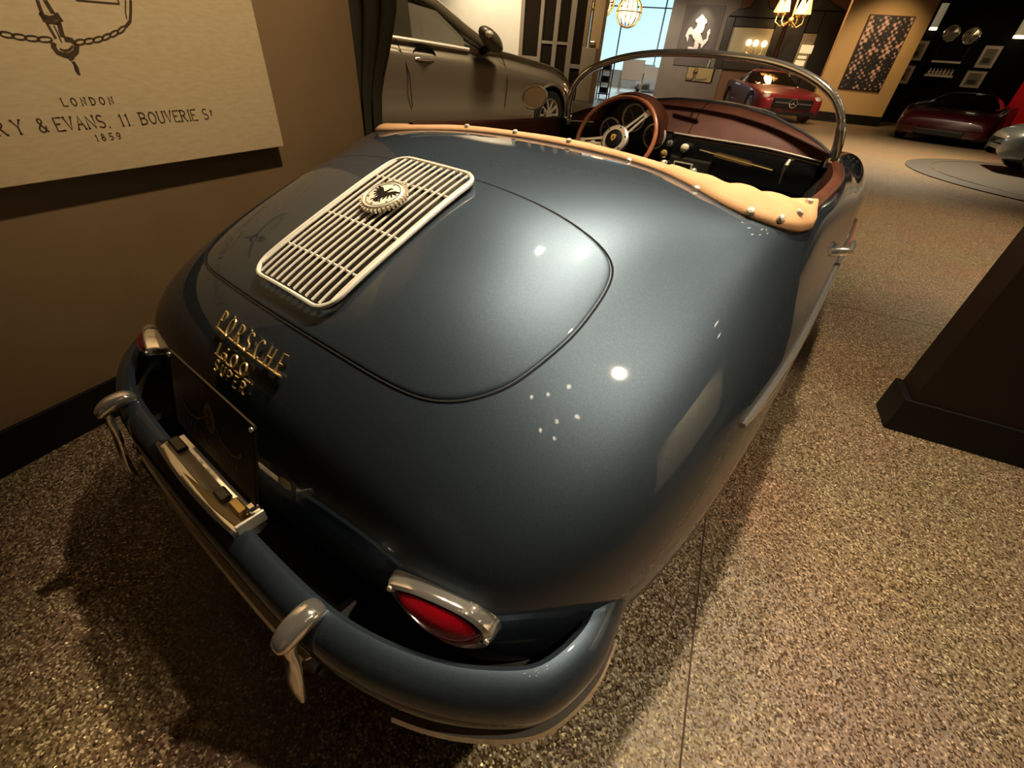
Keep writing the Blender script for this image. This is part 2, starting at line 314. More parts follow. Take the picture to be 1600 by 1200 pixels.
# ================================================================== the roadster
def cspline(P, n, periodic):
    P = np.asarray(P, float); m = len(P); A = np.zeros((m, m)); R = np.zeros_like(P)
    for k in range(m):
        if periodic:
            A[k, (k-1) % m] += 1; A[k, k] += 4; A[k, (k+1) % m] += 1; R[k] = 3*(P[(k+1) % m]-P[(k-1) % m])
        elif k == 0: A[0, 0] = 2; A[0, 1] = 1; R[0] = 3*(P[1]-P[0])
        elif k == m-1: A[k, k] = 2; A[k, k-1] = 1; R[k] = 3*(P[k]-P[k-1])
        else: A[k, k-1] = 1; A[k, k] = 4; A[k, k+1] = 1; R[k] = 3*(P[k+1]-P[k-1])
    D = np.linalg.solve(A, R.reshape(m, -1)).reshape(P.shape)
    t = np.linspace(0, m if periodic else m-1, n, endpoint=not periodic)
    i = np.minimum(t.astype(int), (m-1) if periodic else m-2); s = t-i; j = (i+1) % m
    s = s.reshape((-1,)+(1,)*(P.ndim-1))
    return (2*s**3-3*s**2+1)*P[i]+(s**3-2*s**2+s)*D[i]+(-2*s**3+3*s**2)*P[j]+(s**3-s**2)*D[j]
PROF = [
 [(0,.125,.966),(0,-.11,.974),(0,-.36,.947),(0,-.55,.881),(0,-.725,.797),(0,-.86,.67),(0,-.915,.52),(0,-.92,.38),(0,-.86,.25)],
 [(.30,.085,.960),(.31,-.125,.966),(.32,-.345,.932),(.33,-.53,.863),(.335,-.695,.784),(.34,-.84,.66),(.345,-.89,.52),(.345,-.895,.38),(.33,-.84,.25)],
 [(.50,-.015,.945),(.515,-.14,.931),(.53,-.29,.878),(.538,-.46,.810),(.55,-.64,.728),(.566,-.78,.627),(.569,-.84,.51),(.565,-.84,.38),(.52,-.77,.26)],
 [(.615,-.02,.934),(.633,-.09,.905),(.652,-.19,.845),(.668,-.32,.780),(.685,-.46,.706),(.702,-.565,.615),(.712,-.605,.50),(.705,-.605,.38),(.66,-.55,.27)],
 [(.655,.14,.932),(.677,.10,.895),(.70,.04,.835),(.722,-.02,.765),(.742,-.09,.69),(.757,-.14,.60),(.765,-.17,.50),(.755,-.17,.38),(.72,-.15,.26)],
 [(.66,.36,.927),(.683,.35,.893),(.707,.34,.835),(.731,.33,.765),(.753,.32,.69),(.769,.31,.60),(.776,.30,.50),(.765,.30,.38),(.73,.30,.24)],
 [(.655,.75,.920),(.682,.75,.887),(.707,.75,.835),(.731,.75,.768),(.754,.75,.695),(.771,.75,.605),(.778,.75,.50),(.768,.75,.37),(.72,.75,.22)],
 [(.60,1.09,.930),(.645,1.12,.903),(.688,1.14,.852),(.722,1.15,.785),(.75,1.16,.705),(.768,1.16,.61),(.775,1.16,.50),(.765,1.16,.37),(.72,1.16,.22)],
 [(.50,1.185,.966),(.57,1.36,.925),(.635,1.45,.88),(.695,1.54,.82),(.735,1.62,.73),(.76,1.66,.62),(.77,1.68,.50),(.76,1.68,.38),(.72,1.66,.24)],
 [(.30,1.30,1.022),(.38,1.60,.93),(.49,1.86,.887),(.585,2.05,.872),(.66,2.22,.80),(.71,2.33,.66),(.73,2.37,.50),(.72,2.37,.38),(.68,2.33,.25)],
 [(.15,1.352,1.042),(.19,1.72,.925),(.26,2.05,.81),(.36,2.36,.73),(.44,2.62,.66),(.48,2.78,.58),(.50,2.86,.48),(.50,2.86,.37),(.47,2.80,.25)],
 [(0,1.37,1.046),(0,1.75,.92),(0,2.08,.795),(0,2.40,.70),(0,2.68,.62),(0,2.86,.54),(0,2.96,.45),(0,2.96,.35),(0,2.88,.25)],
]

H_ = np.array(PROF, float)
FULL = np.concatenate([H_, (H_[1:-1]*np.array([-1, 1, 1]))[::-1]], 0)
NU, NV = 352, 84
BODY = cspline(cspline(FULL, NU, True).transpose(1, 0, 2), NV, False).transpose(1, 0, 2)
BV = BODY.reshape(-1, 3)
BF = [(i*NV+j, ((i+1) % NU)*NV+j, ((i+1) % NU)*NV+j+1, i*NV+j+1) for i in range(NU) for j in range(NV-1)]
BVH = BVHTree.FromPolygons([Vector(v) for v in BV], BF)
def _n(n, d): n = np.array(n); return n if n@d < 0 else -n
def down(x, y):
    d = np.array([0, 0, -1.]); h = BVH.ray_cast(Vector((x, y, 3)), Vector(d)); return np.array(h[0]), _n(h[1], d)
def fwd(x, z):
    d = np.array([0, 1., 0]); h = BVH.ray_cast(Vector((x, -3, z)), Vector(d)); return np.array(h[0]), _n(h[1], d)
def side(y, z, s=1):
    d = np.array([-s, 0, 0.]); h = BVH.ray_cast(Vector((s*3, y, z)), Vector(d)); return np.array(h[0]), _n(h[1], d)
def frompx(px, py):
    d = ray(px, py); h = BVH.ray_cast(Vector(CAM_C), Vector(d)); return np.array(h[0]), _n(h[1], d)
CARO = thing('vintage_roadster', (0, .9, 0), 'slate blue open roadster with tan rear trim, nearest of the cars', 'car')
WHEELS = [(0, .31), (2.02, .31)]
keep = []
for q in BF:
    c = BV[list(q)].mean(0)
    cut = any(math.hypot(c[1]-wy, c[2]-wz) < (.335 if wy > 1 else .335) and c[2] < (.60 if wy > 1 else .42) and abs(c[0]) > .5 for wy, wz in WHEELS)
    if not cut: keep.append(q)
tag(MB().add(BV, keep).build('body', CAR, CARO), 'slate blue metallic bodywork')
# dark inner tub, arches and underside
edge = BODY[:, 0]
def ring(k, z): 
    r = edge.copy(); c = np.array([0, .62, 0]); r[:, :2] = c[:2]+(r[:, :2]-c[:2])*k
    if z is not None: r[:, 2] = z
    else: r[:, 2] -= .03
    return r
MB().grid(np.stack([edge-np.array([0, 0, .004]), ring(.985, None), ring(.95, .80), ring(.93, .45), ring(.86, .28), ring(.4, .26), ring(.02, .26)], 1), True, False).build('interior_tub', CARPET, CARO)
low = BODY[:, -1]
MB().grid(np.stack([low, low*np.array([.9, .92, 1])+np.array([0, .06, .05]), low*np.array([.05, .05, 0])+np.array([0, .9, .24])], 1), True, False).build('underside', CARPET, CARO)
for wy, wz in WHEELS:
    for s in (1, -1):
        w = MB(); xo = .645
        w.lathe([(.20, -.08), (.30, -.085), (.325, -.06), (.33, 0), (.325, .05), (.30, .07), (.19, .072)], (s*xo-s*.01, wy, wz), (s, 0, 0), 36)
        wo = w.build('wheel', RUBBER, CARO)
        MB().lathe([(.0, .06), (.10, .06), (.17, .045), (.19, .07), (.20, .072), (.20, .03), (0, .03)], (s*xo-s*.01, wy, wz), (s, 0, 0), 32, False).build('hubcap', CHROME, wo)
# ---------------- engine lid with its shut line
LIDH = [(0, -.772), (.10, -.770), (.18, -.766), (.255, -.760), (.31, -.752), (.352, -.740), (.392, -.716), (.424, -.68), (.446, -.632), (.461, -.5565), (.464, -.50), (.460, -.44), (.445, -.395), (.41, -.374), (.356, -.366), (.28, -.360), (.15, -.353), (0, -.350)]
LID = np.array(LIDH+[(-x, y) for x, y in LIDH[-2:0:-1]]); LID = cspline(LID, 180, True)
lc = np.array([0, -.545]); lid = MB()
def lid_h(k): return .0022*min(1, (1-k)/.012) if k > .985 else .0022
rows = []
for k in list(np.linspace(.02, .97, 34))+[.985, .99, .995, 1.0]:
    row = []
    for p in LID:
        q = lc+(p-lc)*k; P, n = down(*q); row.append(P+n*(lid_h(k) if k < 1 else -.004))
    rows.append(row)
rows = np.array(rows); lid.grid(rows.transpose(1, 0, 2), True, False); lid.f.append(tuple(len(lid.v)-len(LID)*len(rows)+i*len(rows) for i in range(len(LID))))
LIDO = tag(lid.build('engine_lid', CAR, CARO), 'rear engine lid')
gp = []
for p in LID:
    P, n = down(*(lc+(p-lc)*1.004)); gp.append(P+n*.0002)
MB().tube(gp, .0020, 8, True, flat=.7).build('shut_line', GAP, CARO)
def lidpt(x, y, h):
    P, n = down(x, y); return P+n*h
def gpt(x, y, h):                                     # the grille bows a little less than the lid below it
    A, B = down(x, -.738)[0], down(x, -.360)[0]; t = (y+.738)/.378; C_ = A+(B-A)*t; P, n = down(x, y)
    return P*.55+(C_+np.array([0, 0, .007]))*.45+n*h
for sx in (-.20, .20):                                            # hinges at the front edge
    pass
# ---------------- grille on the lid
GX, GY0, GY1, GR = .118, -.735, -.363, .036
def rr_outline(x, y0, y1, r, n=7):
    out = []
    for cx, cy, a in ((x-r, y1-r, 0), (-x+r, y1-r, 90), (-x+r, y0+r, 180), (x-r, y0+r, 270)):
        out += [(cx+r*math.cos(math.radians(t)), cy+r*math.sin(math.radians(t))) for t in np.linspace(a, a+90, n)]
    return out
def resample(P, step):
    P = np.asarray(P+[P[0]]); L = np.concatenate([[0], np.cumsum(np.linalg.norm(np.diff(P, axis=0), axis=1))])
    t = np.linspace(0, L[-1], int(L[-1]/step), endpoint=False); return np.stack([np.interp(t, L, P[:, k]) for k in (0, 1)], 1)
GO = thing_part = None
fr = resample(rr_outline(GX, GY0, GY1, GR), .012)
GRF = tag(MB().tube([gpt(x, y, .013) for x, y in fr], .0044, 8, True).build('lid_grille', GRILLE, LIDO), 'satin chrome luggage style lid grille')
well = MB(); wl_ = resample(rr_outline(GX-.003, GY0+.003, GY1-.003, GR), .02)
gc = np.array([0, (GY0+GY1)/2])
well.grid(np.array([[lidpt(*(gc+(p-gc)*k), .0042 if k < .999 else .0045) for k in (.02, .4, .7, 1.0)] for p in wl_]), True, False)
well.build('grille_backing', mat('dark_grille_void', (.012, .009, .005), .5), LIDO)
nb = 13
for k in range(nb):
    x = -GX+.0085+(2*GX-.017)*k/(nb-1)
    e = GR-math.sqrt(max(0, GR**2-max(0, abs(x)-(GX-GR))**2))
    ys = np.linspace(GY0+e+.006, GY1-e-.006, 26)
    MB().tube([gpt(x, y, .013) for y in ys], .0025, 6).build('grille_bar', GRILLE, GRF)
for y in (GY0+.075, -.565, GY1-.075):
    MB().tube([gpt(x, y, .0088) for x in np.linspace(-GX, GX, 22)], .003, 6).build('grille_cross_bar', GRILLE, GRF)
# badge on the grille
bp, bn = frompx(612, 316); bp, bn = down(bp[0]+.004, bp[1]-.012); bn = bn/np.linalg.norm(bn)
bx = np.array([1., 0, 0]); bx -= bn*(bx@bn); bx /= np.linalg.norm(bx); by = np.cross(bn, bx)
bo = bp+bn*.017
BADGE = tag(MB().lathe([(.042, 0), (.042, .007), (.040, .0085), (.0, .0085)], bo, bn, 40).build('round_badge', ENAMEL, GRF), 'round cream enamel badge with a black eagle and cogged rim')
MB().lathe([(.0400, .0080), (.0415, .0100), (.0432, .0085), (.0432, .006)], bo, bn, 40, False).build('badge_rim', NICKEL, BADGE)
MB().tube([bo+bn*.0088+.0355*(math.cos(t)*bx+math.sin(t)*by) for t in np.linspace(0, 2*math.pi, 40, endpoint=False)], .0007, 5, True).build('badge_ring', BLACK, BADGE)
tm = MB()
for k in range(34):
    t = 2*math.pi*k/34; d = math.cos(t)*bx+math.sin(t)*by; e = -math.sin(t)*bx+math.cos(t)*by
    tm.obox(bo+d*.0455+bn*.0035, d*.0035, e*.0022, bn*.0035)
tag(tm.build('badge_cogs', NICKEL, BADGE, smooth=False), 'little cog teeth round the badge', kind='stuff')
eg = MB()
def bpt(a, b, t=0): return bo+bx*a*.036+by*b*.036+bn*(.0087+t)
def eagle(poly): eg.prism(poly, bo+bn*.0085, bx*.036, by*.036, bn, .0010)
eagle([(-.16, .22), (0, .34), (.16, .22), (.2, -.05), (.1, -.28), (0, -.36), (-.1, -.28), (-.2, -.05)])
eagle([(-.06, .3), (.02, .55), (.12, .62), (.26, .56), (.14, .52), (.1, .32)])
for s in (1, -1):
    eagle([(s*.12, .18), (s*.30, .36), (s*.52, .50), (s*.66, .46), (s*.46, .24), (s*.14, -.02)])
    for k in range(6):
        a = math.radians(20-26*k); x0, y0 = .50-.055*k, .36-.07*k
        pts = [(s*(x0+r*math.cos(a)), y0+r*math.sin(a)-.10*r*r) for r in np.linspace(0, .42, 5)]
        ribbon(eg, pts, .11*np.array([1, 1, .9, .7, .3]), lambda p, q, t: bpt(p, q, t*1.6), .0006)
    ribbon(eg, [(s*.1, -.28), (s*.24, -.48), (s*.36, -.62)], .07, lambda p, q, t: bpt(p, q, t))
    ribbon(eg, [(s*.24, -.48), (s*.12, -.60)], .05, lambda p, q, t: bpt(p, q, t))
for k in (-1, 0, 1): ribbon(eg, [(k*.05, -.3), (k*.13, -.66)], .08, lambda p, q, t: bpt(p, q, t))
for t in (0, 60, 120, 180, 240, 300):
    c, s_ = .86*math.cos(math.radians(t+30)), .86*math.sin(math.radians(t+30))
    ribbon(eg, [(c-.06, s_-.05), (c, s_+.06), (c+.06, s_-.05)], .04, lambda p, q, t: bpt(p, q, t))
tag(eg.build('eagle_emblem', BLACK, BADGE, smooth=False), 'black spread eagle')
# ---------------- gold lettering on the tail
pl_, n_ = frompx(345, 510); pr_, _ = frompx(449, 579)
def tailpt(x, z, h):
    P, n = fwd(x, z); return P+n*h
ZB = (pl_[2]+pr_[2])/2-.006; XL, XR = pl_[0], pr_[0]
bm_ = MB(); Lw = XR-XL
strk, wd_ = text_strokes('PORSCHE', .025, .85)
for st in strk:
    q = [((XL+XR)/2+p[0]*Lw*.96/wd_/1.0*.026/.026, ZB+p[1]) for p in [(a*(1/1), b) for a, b in st]]
    bm_.tube([tailpt(x, z, .007) for x, z in q], .0018, 6)
bm_.tube([tailpt(x, ZB, .005) for x in np.linspace(XL, XR, 20)], .0026, 6)
tag(bm_.build('marque_script', GOLD, CARO), 'gold PORSCHE letters on a thin bar')
for txt, zc, xa, xb, h in (('1600', ZB-.030, XL+Lw*.14, XL+Lw*.62, .018), ('SUPER', ZB-.053, XL+Lw*.20, XL+Lw*.68, .017)):
    m2 = MB(); strk, wd_ = text_strokes(txt, h, .6)
    for st in strk: m2.tube([tailpt((xa+xb)/2+p[0]*(xb-xa)/wd_, zc+p[1], .006) for p in st], .0021, 6)
    if txt == '1600': m2.tube([tailpt(x, zc-.002, .004) for x in np.linspace(xa-.004, xb+.02, 12)], .0016, 6)
    tag(m2.build('model_script', GOLD, CARO), 'gold %s letters' % txt)
# ---------------- tail lamps
def lamp(s):
    cx, cz, L, Hh = s*.499, .525, .086, .036
    n = fwd(cx, cz)[1]; n = (n+np.array([s*.08, 0, .10])); n /= np.linalg.norm(n)
    c0 = fwd(cx, cz)[0]; ux = np.cross([0, 0, 1.], n); ux /= np.linalg.norm(ux); ux = ux if ux[0]*s > 0 else -ux; uz = np.cross(n, ux); uz = uz if uz[2] > 0 else -uz
    ux = ux-uz*.18; ux /= np.linalg.norm(ux); uz = np.cross(n, ux); uz = uz if uz[2] > 0 else -uz
    def out(t, k):                                    # teardrop: blunt outside, pointed inside
        x = math.cos(t); return L*k*x, Hh*k*math.sin(t)*(1+.32*x)*(1 if x > -.6 else 1-.4*(-.6-x))
    def P(t, k, h):
        a, b = out(t, k); q = c0+ux*a+uz*b; q = q*.3+fwd(q[0], q[2])[0]*.7+n*h
        return q
    T = np.linspace(0, 2*math.pi, 56, endpoint=False)
    def base(t, k):
        a, b = out(t, k); X = c0+ux*a+uz*b; Q, m = fwd(X[0], X[2]); return Q-m*.004
    B = MB().grid([[base(t, 1.06), P(t, 1.0, .010)*.5+base(t, 1.04)*.5, P(t, 1.0, .013), P(t, .96, .020), P(t, .86, .023), P(t, .82, .020), P(t, .78, .014)] for t in T], True, False).build('tail_lamp', CHROME, CARO)
    MB().grid([[P(t, .81, .017), P(t, .74, .021), P(t, .60, .029), P(t, .4, .034), P(t, .2, .036), P(t, .02, .037)] for t in T], True, False).build('lens', REDL, B)
    r = MB(); rows_ = []
    for t in np.linspace(-1, 1, 40):
        a = t*L*.70; hh = Hh*.42*math.sqrt(max(0.02, 1-t*t))
        rows_.append([(c0+ux*a+uz*(hh*v))*.3+fwd(*(c0+ux*a+uz*(hh*v))[[0, 2]])[0]*.7+n*(.016+.0025*((int(t*60)+int(v*6)) % 2)) for v in (-1, -.5, 0, .5, 1)])
    r.grid(rows_).build('reflector', REDREF, B)
    for a in (-.9, .9): MB().lathe([(.004, 0), (.004, .003), (0, .004)], P(0 if a > 0 else math.pi, .9, .021), n, 10).build('screw', NICKEL, B)
lamp(1); lamp(-1)
# ---------------- rear bumper
BPL = [(.706, -.64), (.716, -.715), (.715, -.770), (.692, -.845), (.640, -.902), (.555, -.956), (.43, -1.000), (.30, -1.017), (.15, -1.022), (0, -1.024)]
BPL = np.array(BPL+[(-x, y) for x, y in BPL[-2::-1]])
pth = cspline(BPL, 121, False)
T_ = np.gradient(pth, axis=0); T_ /= np.linalg.norm(T_, axis=1)[:, None]; IN = np.stack([-T_[:, 1], T_[:, 0]], 1)
IN *= np.sign((IN*(np.array([0, 0])-pth)).sum(1))[:, None]
def bsec(offs, closed=True):
    return np.array([[(p[0]+m[0]*d, p[1]+m[1]*d, z) for d, z in offs] for p, m in zip(pth, IN)])
sec = [(.052, .490), (.044, .498), (.028, .495), (.012, .480), (.002, .455), (0, .42), (.004, .395), (.014, .375), (.022, .366), (.030, .372), (.022, .42), (.034, .475)]
BUM = MB().grid(bsec(sec), False, True)
BUM.f += [tuple(range(len(sec))), tuple((len(pth)-1)*len(sec)+k for k in range(len(sec)))[::-1]]
BUM = tag(BUM.build('rear_bumper', CAR, CARO), 'slate blue wraparound rear bumper')
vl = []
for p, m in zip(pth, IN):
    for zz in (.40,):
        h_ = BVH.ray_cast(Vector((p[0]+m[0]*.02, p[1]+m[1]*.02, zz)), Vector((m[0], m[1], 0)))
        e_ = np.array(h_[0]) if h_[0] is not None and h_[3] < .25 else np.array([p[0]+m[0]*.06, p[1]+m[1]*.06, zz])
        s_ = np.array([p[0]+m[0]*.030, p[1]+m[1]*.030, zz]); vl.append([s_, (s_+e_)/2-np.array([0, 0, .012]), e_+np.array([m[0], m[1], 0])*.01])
MB().grid(np.array(vl)).build('gap_light_blocker', BLACK, CARO)  # black strip added to stop lamp light falling through the bumper gap
for a, b in ((3, 37), (43, 77), (83, 117)):
    tr = MB(); tr.grid(np.array([[(p[0]+m[0]*d, p[1]+m[1]*d, z) for d, z in [(.006, .392), (-.004, .388), (-.008, .380), (-.004, .372), (.008, .370)]] for p, m in zip(pth[a:b], IN[a:b])])).build('bumper_trim', CHROME, BUM)
    tr = MB(); tr.grid(np.array([[(p[0]+m[0]*d, p[1]+m[1]*d, z) for d, z in [(.008, .370), (-.002, .366), (-.002, .358), (.012, .354)]] for p, m in zip(pth[a:b], IN[a:b])])).build('bumper_strip', NICKEL, BUM)
for s in (1, -1):
    P = []
    # guard: bulbous cap over the bumper with a tongue hanging down its face
    def loft(prof_):
        pp = np.array(prof_); tg = np.gradient(pp[:, :2], axis=0); tg /= np.linalg.norm(tg, axis=1)[:, None]; P = []
        for (y, z, hw, ht), (ty, tz) in zip(prof_, tg):
            nrm = np.array([0, tz, -ty]); q = [(np.sign(c)*abs(c)**.75, np.sign(d)*abs(d)**.75) for c, d in [(math.cos(t), math.sin(t)) for t in np.linspace(0, 2*math.pi, 20, endpoint=False)]]
            P.append([np.array([s*.356, y, z])+np.array([hw*c, 0, 0])+nrm*ht*d for c, d in q])
        P = cspline(np.array(P), 36, False); g = MB().grid(P, False, True)
        g.f += [tuple(range(20)), tuple(35*20+k for k in range(20))[::-1]]; return g
    gd = tag(loft([(-.970, .492, .011, .005), (-.974, .498, .017, .010), (-.986, .503, .019, .014), (-1.004, .502, .019, .015), (-1.022, .496, .018, .014), (-1.036, .487, .014, .010), (-1.041, .482, .006, .004)]).build('bumper_guard', CHROME, CARO), 'chrome bumper guard with a hanging tongue')
    loft([(-1.014, .50, .016, .010), (-1.027, .475, .015, .009), (-1.030, .44, .015, .008), (-1.036, .40, .018, .008), (-1.043, .365, .021, .008), (-1.045, .33, .018, .007), (-1.043, .305, .011, .005), (-1.041, .299, .003, .002)]).build('guard_tongue', CHROME, gd)
    MB().tube([(s*.352, -1.0, .42), (s*.352, -.85, .40)], .02, 8).build('bumper_bracket', BLACK, BUM)
# ---------------- number plate and its lamp
pc = np.array([0, -.927, .608]); pu = np.array([0, -.04, -.150]); pu /= np.linalg.norm(pu); pn = np.cross(pu, [1., 0, 0]); pn = pn if pn[1] < 0 else -pn
PLATE = tag(MB().obox(pc, (.153, 0, 0), pu*.077, pn*.003).build('number_plate', mat('black_plate', (.008, .0065, .005), .3), CARO, smooth=False, bevel=.003), 'black display plate with a faint oval emblem')
MB().tube([pc+np.array([x*.150, 0, 0])-pu*.0765 for x in np.linspace(-1, 1, 12)], .0028, 6).build('plate_edge', mat('dark_steel', (.10, .08, .055), .4, 1.0), PLATE)
for x in (-.148, .148): MB().ball(pc+np.array([x, 0, 0])-pu*.072+pn*.004, .0045).build('plate_bolt', CHROME, PLATE)
em = MB()
def plp(a, b, t): return pc+np.array([a, 0, 0])-pu*b+pn*(.0033+t)
FAINT = mat('faint_silver_print', (.24, .21, .15), .5)
em.prism([(.019*math.cos(t), .012+.030*math.sin(t)) for t in np.linspace(0, 2*math.pi, 24, endpoint=False)], pc+pn*.0032, (1, 0, 0), -pu, pn, .0006)
for s in (1, -1): ribbon(em, [(s*.022, .004), (s*.048, -.014), (s*.075, -.020), (s*.100, -.012), (s*.112, .002)], [.002, .004, .004, .003, .006], plp)
for k in range(17):
    a = -.09+.18*k/16; b = -.028-.012*math.cos(a*14)
    ribbon(em, [(a, b), (a+.002*(-1)**k, b-.011)], .002, plp)
    if k % 3: ribbon(em, [(a, b), (a+.006, b)], .0016, plp)
em.build('plate_emblem', FAINT, PLATE, smooth=False)
em2 = MB()
for q in ([(-.006, .028), (0, .018), (.007, .026)], [(-.010, .008), (0, .012), (.010, .006)], [(-.008, -.006), (0, 0), (.009, -.004)]): ribbon(em2, q, .003, lambda a, b, t: plp(a, b, t+.0007))
em2.build('plate_emblem_lines', mat('emblem_dark', (.03, .025, .018), .5), PLATE, smooth=False)
# lamp housing: an open chrome tray whose inside faces the plate
ty = lambda x: -.988-.008*(1-(x/.155)**2)
lh = MB(); XS_ = np.linspace(-.156, .152, 24)
lh.grid([[(x, -.950, .497), (x, ty(x), .497), (x, ty(x)-.004, .509), (x, ty(x)-.009, .505), (x, ty(x)-.008, .475), (x, -.960, .470), (x, -.946, .480)] for x in XS_], False, True)
lh.f += [tuple(range(7)), tuple(23*7+k for k in range(7))[::-1]]
LH = tag(lh.build('plate_lamp_housing', CHROME, CARO), 'chrome plate lamp tray under the black plate')
CT = mat('cream_reflection', (.95, .80, .52), .35)  # cream wall mirrored in the chrome tray, painted in as colour
MB().prism([(-.152, -.984), (-.152, -.962), (.085, -.955), (.070, -.968), (.02, -.985)], (0, 0, .4975), (1, 0, 0), (0, 1, 0), (0, 0, 1), .004).build('tray_reflection', CT, LH, smooth=False)
MB().prism([(-.05, -.992), (.02, -.984), (.075, -.967), (.135, -.960), (.140, -.985), (.06, -.9935)], (0, 0, .4975), (1, 0, 0), (0, 1, 0), (0, 0, 1), .003).build('tray_floor', mat('dark_reflection', (.30, .22, .11), .3, .4), LH, smooth=False)  # darker stretch of the same mirrored inside, painted brown
for x0, x1 in ((-.146, -.098), (.045, .078)): MB().box(x0, x1, -.980, -.960, .5012, .510).build('lamp_lens', mat('smoked_lens', (.10, .075, .04), .2, 0, .5, .5), LH, smooth=False, bevel=.003)
MB().box(.088, .128, -.974, -.956, .4975, .512).build('lamp_bracket', GOLD, LH, smooth=False, bevel=.003)
MB().box(.148, .154, -.990, -.942, .490, .516).build('tray_end', NICKEL, LH, smooth=False, bevel=.002)
MB().box(.132, .148, -.962, -.944, .495, .528).build('tray_bracket', CHROME, LH, smooth=False, bevel=.003)
# ---------------- tan trim round the rear of the cockpit
def edge_path(x):                                      # cockpit rear edge, ordered left to right, from body grid
    return x
i_tab = np.arange(NU)
right_i = int(NU*4.12/22); rows_i = [(-k) % NU for k in range(right_i, -1, -1)] + list(range(1, right_i+1))
E0 = BODY[rows_i, 0]; E1 = BODY[rows_i, 6]
TG = np.gradient(E0, axis=0); TG /= np.linalg.norm(TG, axis=1)[:, None]
OUT = (E1-E0); OUT -= TG*(OUT*TG).sum(1)[:, None]; OUT /= np.linalg.norm(OUT, axis=1)[:, None]
UPN = np.cross(TG, OUT); UPN *= np.sign(UPN[:, 2])[:, None]
nE = len(E0); tt = np.linspace(0, 1, nE)
def taper(t): return min(1, max(.02, math.sin(min(1, (1-t)/.06)*math.pi/2)))*min(1, max(.02, math.sin(min(1, t/.22)*math.pi/2)))
rowsT = []; kq = None
for k in range(nE):
    x = E0[k, 0]; b = max(0, min(1, (x-.30)/.26)); b = b*b*(3-2*b)
    wo, wi, h = .022+.008*b, .020, .014+.006*b
    tp = taper(tt[k]); wo *= tp; wi *= tp; h *= .35+.65*tp
    wob = b*.003*math.sin(k*.55)+.001*math.sin(k*.31)
    prof = [(wo+.004, -.004), (wo+.005, .006), (wo*.7, h*.80), (wo*.2, h), (-wi*.35, h*1.02+wob), (-wi*.75, h*.72-wob), (-wi, h*.1), (-wi*.95, -.03), (0, -.02)]
    row = [E0[k]+OUT[k]*a+UPN[k]*c for a, c in prof]
    if x > .34 and k > nE//2:                          # the folded end of the roll fills the corner
        if kq is None: kq = k; A_ = np.array(row[6])
        s_ = (k-kq)/(nE-1-kq); Q = A_+(np.array([.648, .150, .945])-A_)*s_; out_ = np.array(row[2]); hh = .014+.010*math.sin(math.pi*min(1, s_*1.1))
        for j_, f_ in ((3, .25), (4, .55), (5, .82), (6, 1.0)): row[j_] = out_+(Q-out_)*f_+np.array([0, 0, hh*math.sin(math.pi*(.25+.72*f_))*.8+wob])
        row[7] = Q-np.array([0, 0, .03])
    rowsT.append(row)
rowsT = np.array(rowsT)
TR = MB().grid(rowsT, False, True); L9 = 9
TR.f += [tuple(range(L9)), tuple((nE-1)*L9+k for k in range(L9))[::-1]]
TRIM = tag(TR.build('cockpit_trim', TAN, CARO, angle=75), 'tan canvas trim roll with brass studs')
MB().tube([r[0]-np.array([0, 0, .001]) for r in rowsT], .004, 6).build('trim_welt', BLACK, TRIM)
TB = BVHTree.FromPolygons([Vector(v) for v in TR.v], [f for f in TR.f])
for px, py in ((675, 179), (730, 186), (805, 199), (889, 221), (983, 252), (1088, 296), (1173, 331), (1220, 342), (1248, 333), (1264, 316)):
    h = None
    for dx, dy in ((0, 0), (0, 4), (0, 8), (0, -4), (0, 12), (-6, 6), (-6, -6)):
        h = TB.ray_cast(Vector(CAM_C), Vector(ray(px+dx, py+dy)))
        if h[0] is not None: break
    if h[0] is None: print('stud miss', px, py); continue
    n = _n(h[1], ray(px, py)); n = n/np.linalg.norm(n)
    MB().lathe([(.0085, -.002), (.0085, .003), (.006, .0065), (0, .0075)], np.array(h[0]), n, 12).build('trim_stud', NICKEL, TRIM)
# ---------------- leather along the door tops
for s in (1, -1):
    rr = [i for i in range(NU) if .12 < BODY[i, 0, 1] < 1.03 and BODY[i, 0, 0]*s > .3]
    rr.sort(key=lambda i: BODY[i, 0, 1]); e = BODY[rr, 0]
    q = [[p+np.array([s*.006, 0, .002]), p+np.array([-s*.004, 0, .009]), p+np.array([-s*.016, 0, .010]), p+np.array([-s*.026, 0, .002]), p+np.array([-s*.030, 0, -.04]), p+np.array([-s*.032, 0, -.10])] for p in e]
    MB().grid(q).build('door_capping', LEATHER, CARO)
    MB().tube([p+np.array([s*.004, 0, .004]) for p in e], .004, 6).build('door_welt', mat('dark_welt', (.05, .018, .01), .5), CARO)
# ---------------- side mouldings, door handles
for s in (1, -1):
    pts = []
    for y in np.linspace(-.335, 1.62, 60):
        z = .655+.008*math.sin((y+.3)*1.2)-.018*max(0, (y-.9)); P, n = side(y, z, s); pts.append(P+n*.003)
    MB().tube(pts, [.0085*min(1, .55+k*.2) for k in range(60)], 8, flat=1.2).build('side_moulding', CHROME, CARO)
    P, n = side(.80, .715, s); hb = P+n*.028
    H = MB().tube([hb+np.array([0, -.075, .0]), hb+np.array([0, -.03, .006]), hb+np.array([0, .03, .006]), hb+np.array([0, .075, -.012])], [.007, .010, .010, .007], 10).build('door_handle', CHROME, CARO)
    MB().lathe([(.016, 0), (.015, .02), (.011, .034)], P+np.array([0, -.06, -.002]), n, 14).build('handle_boss', CHROME, H)
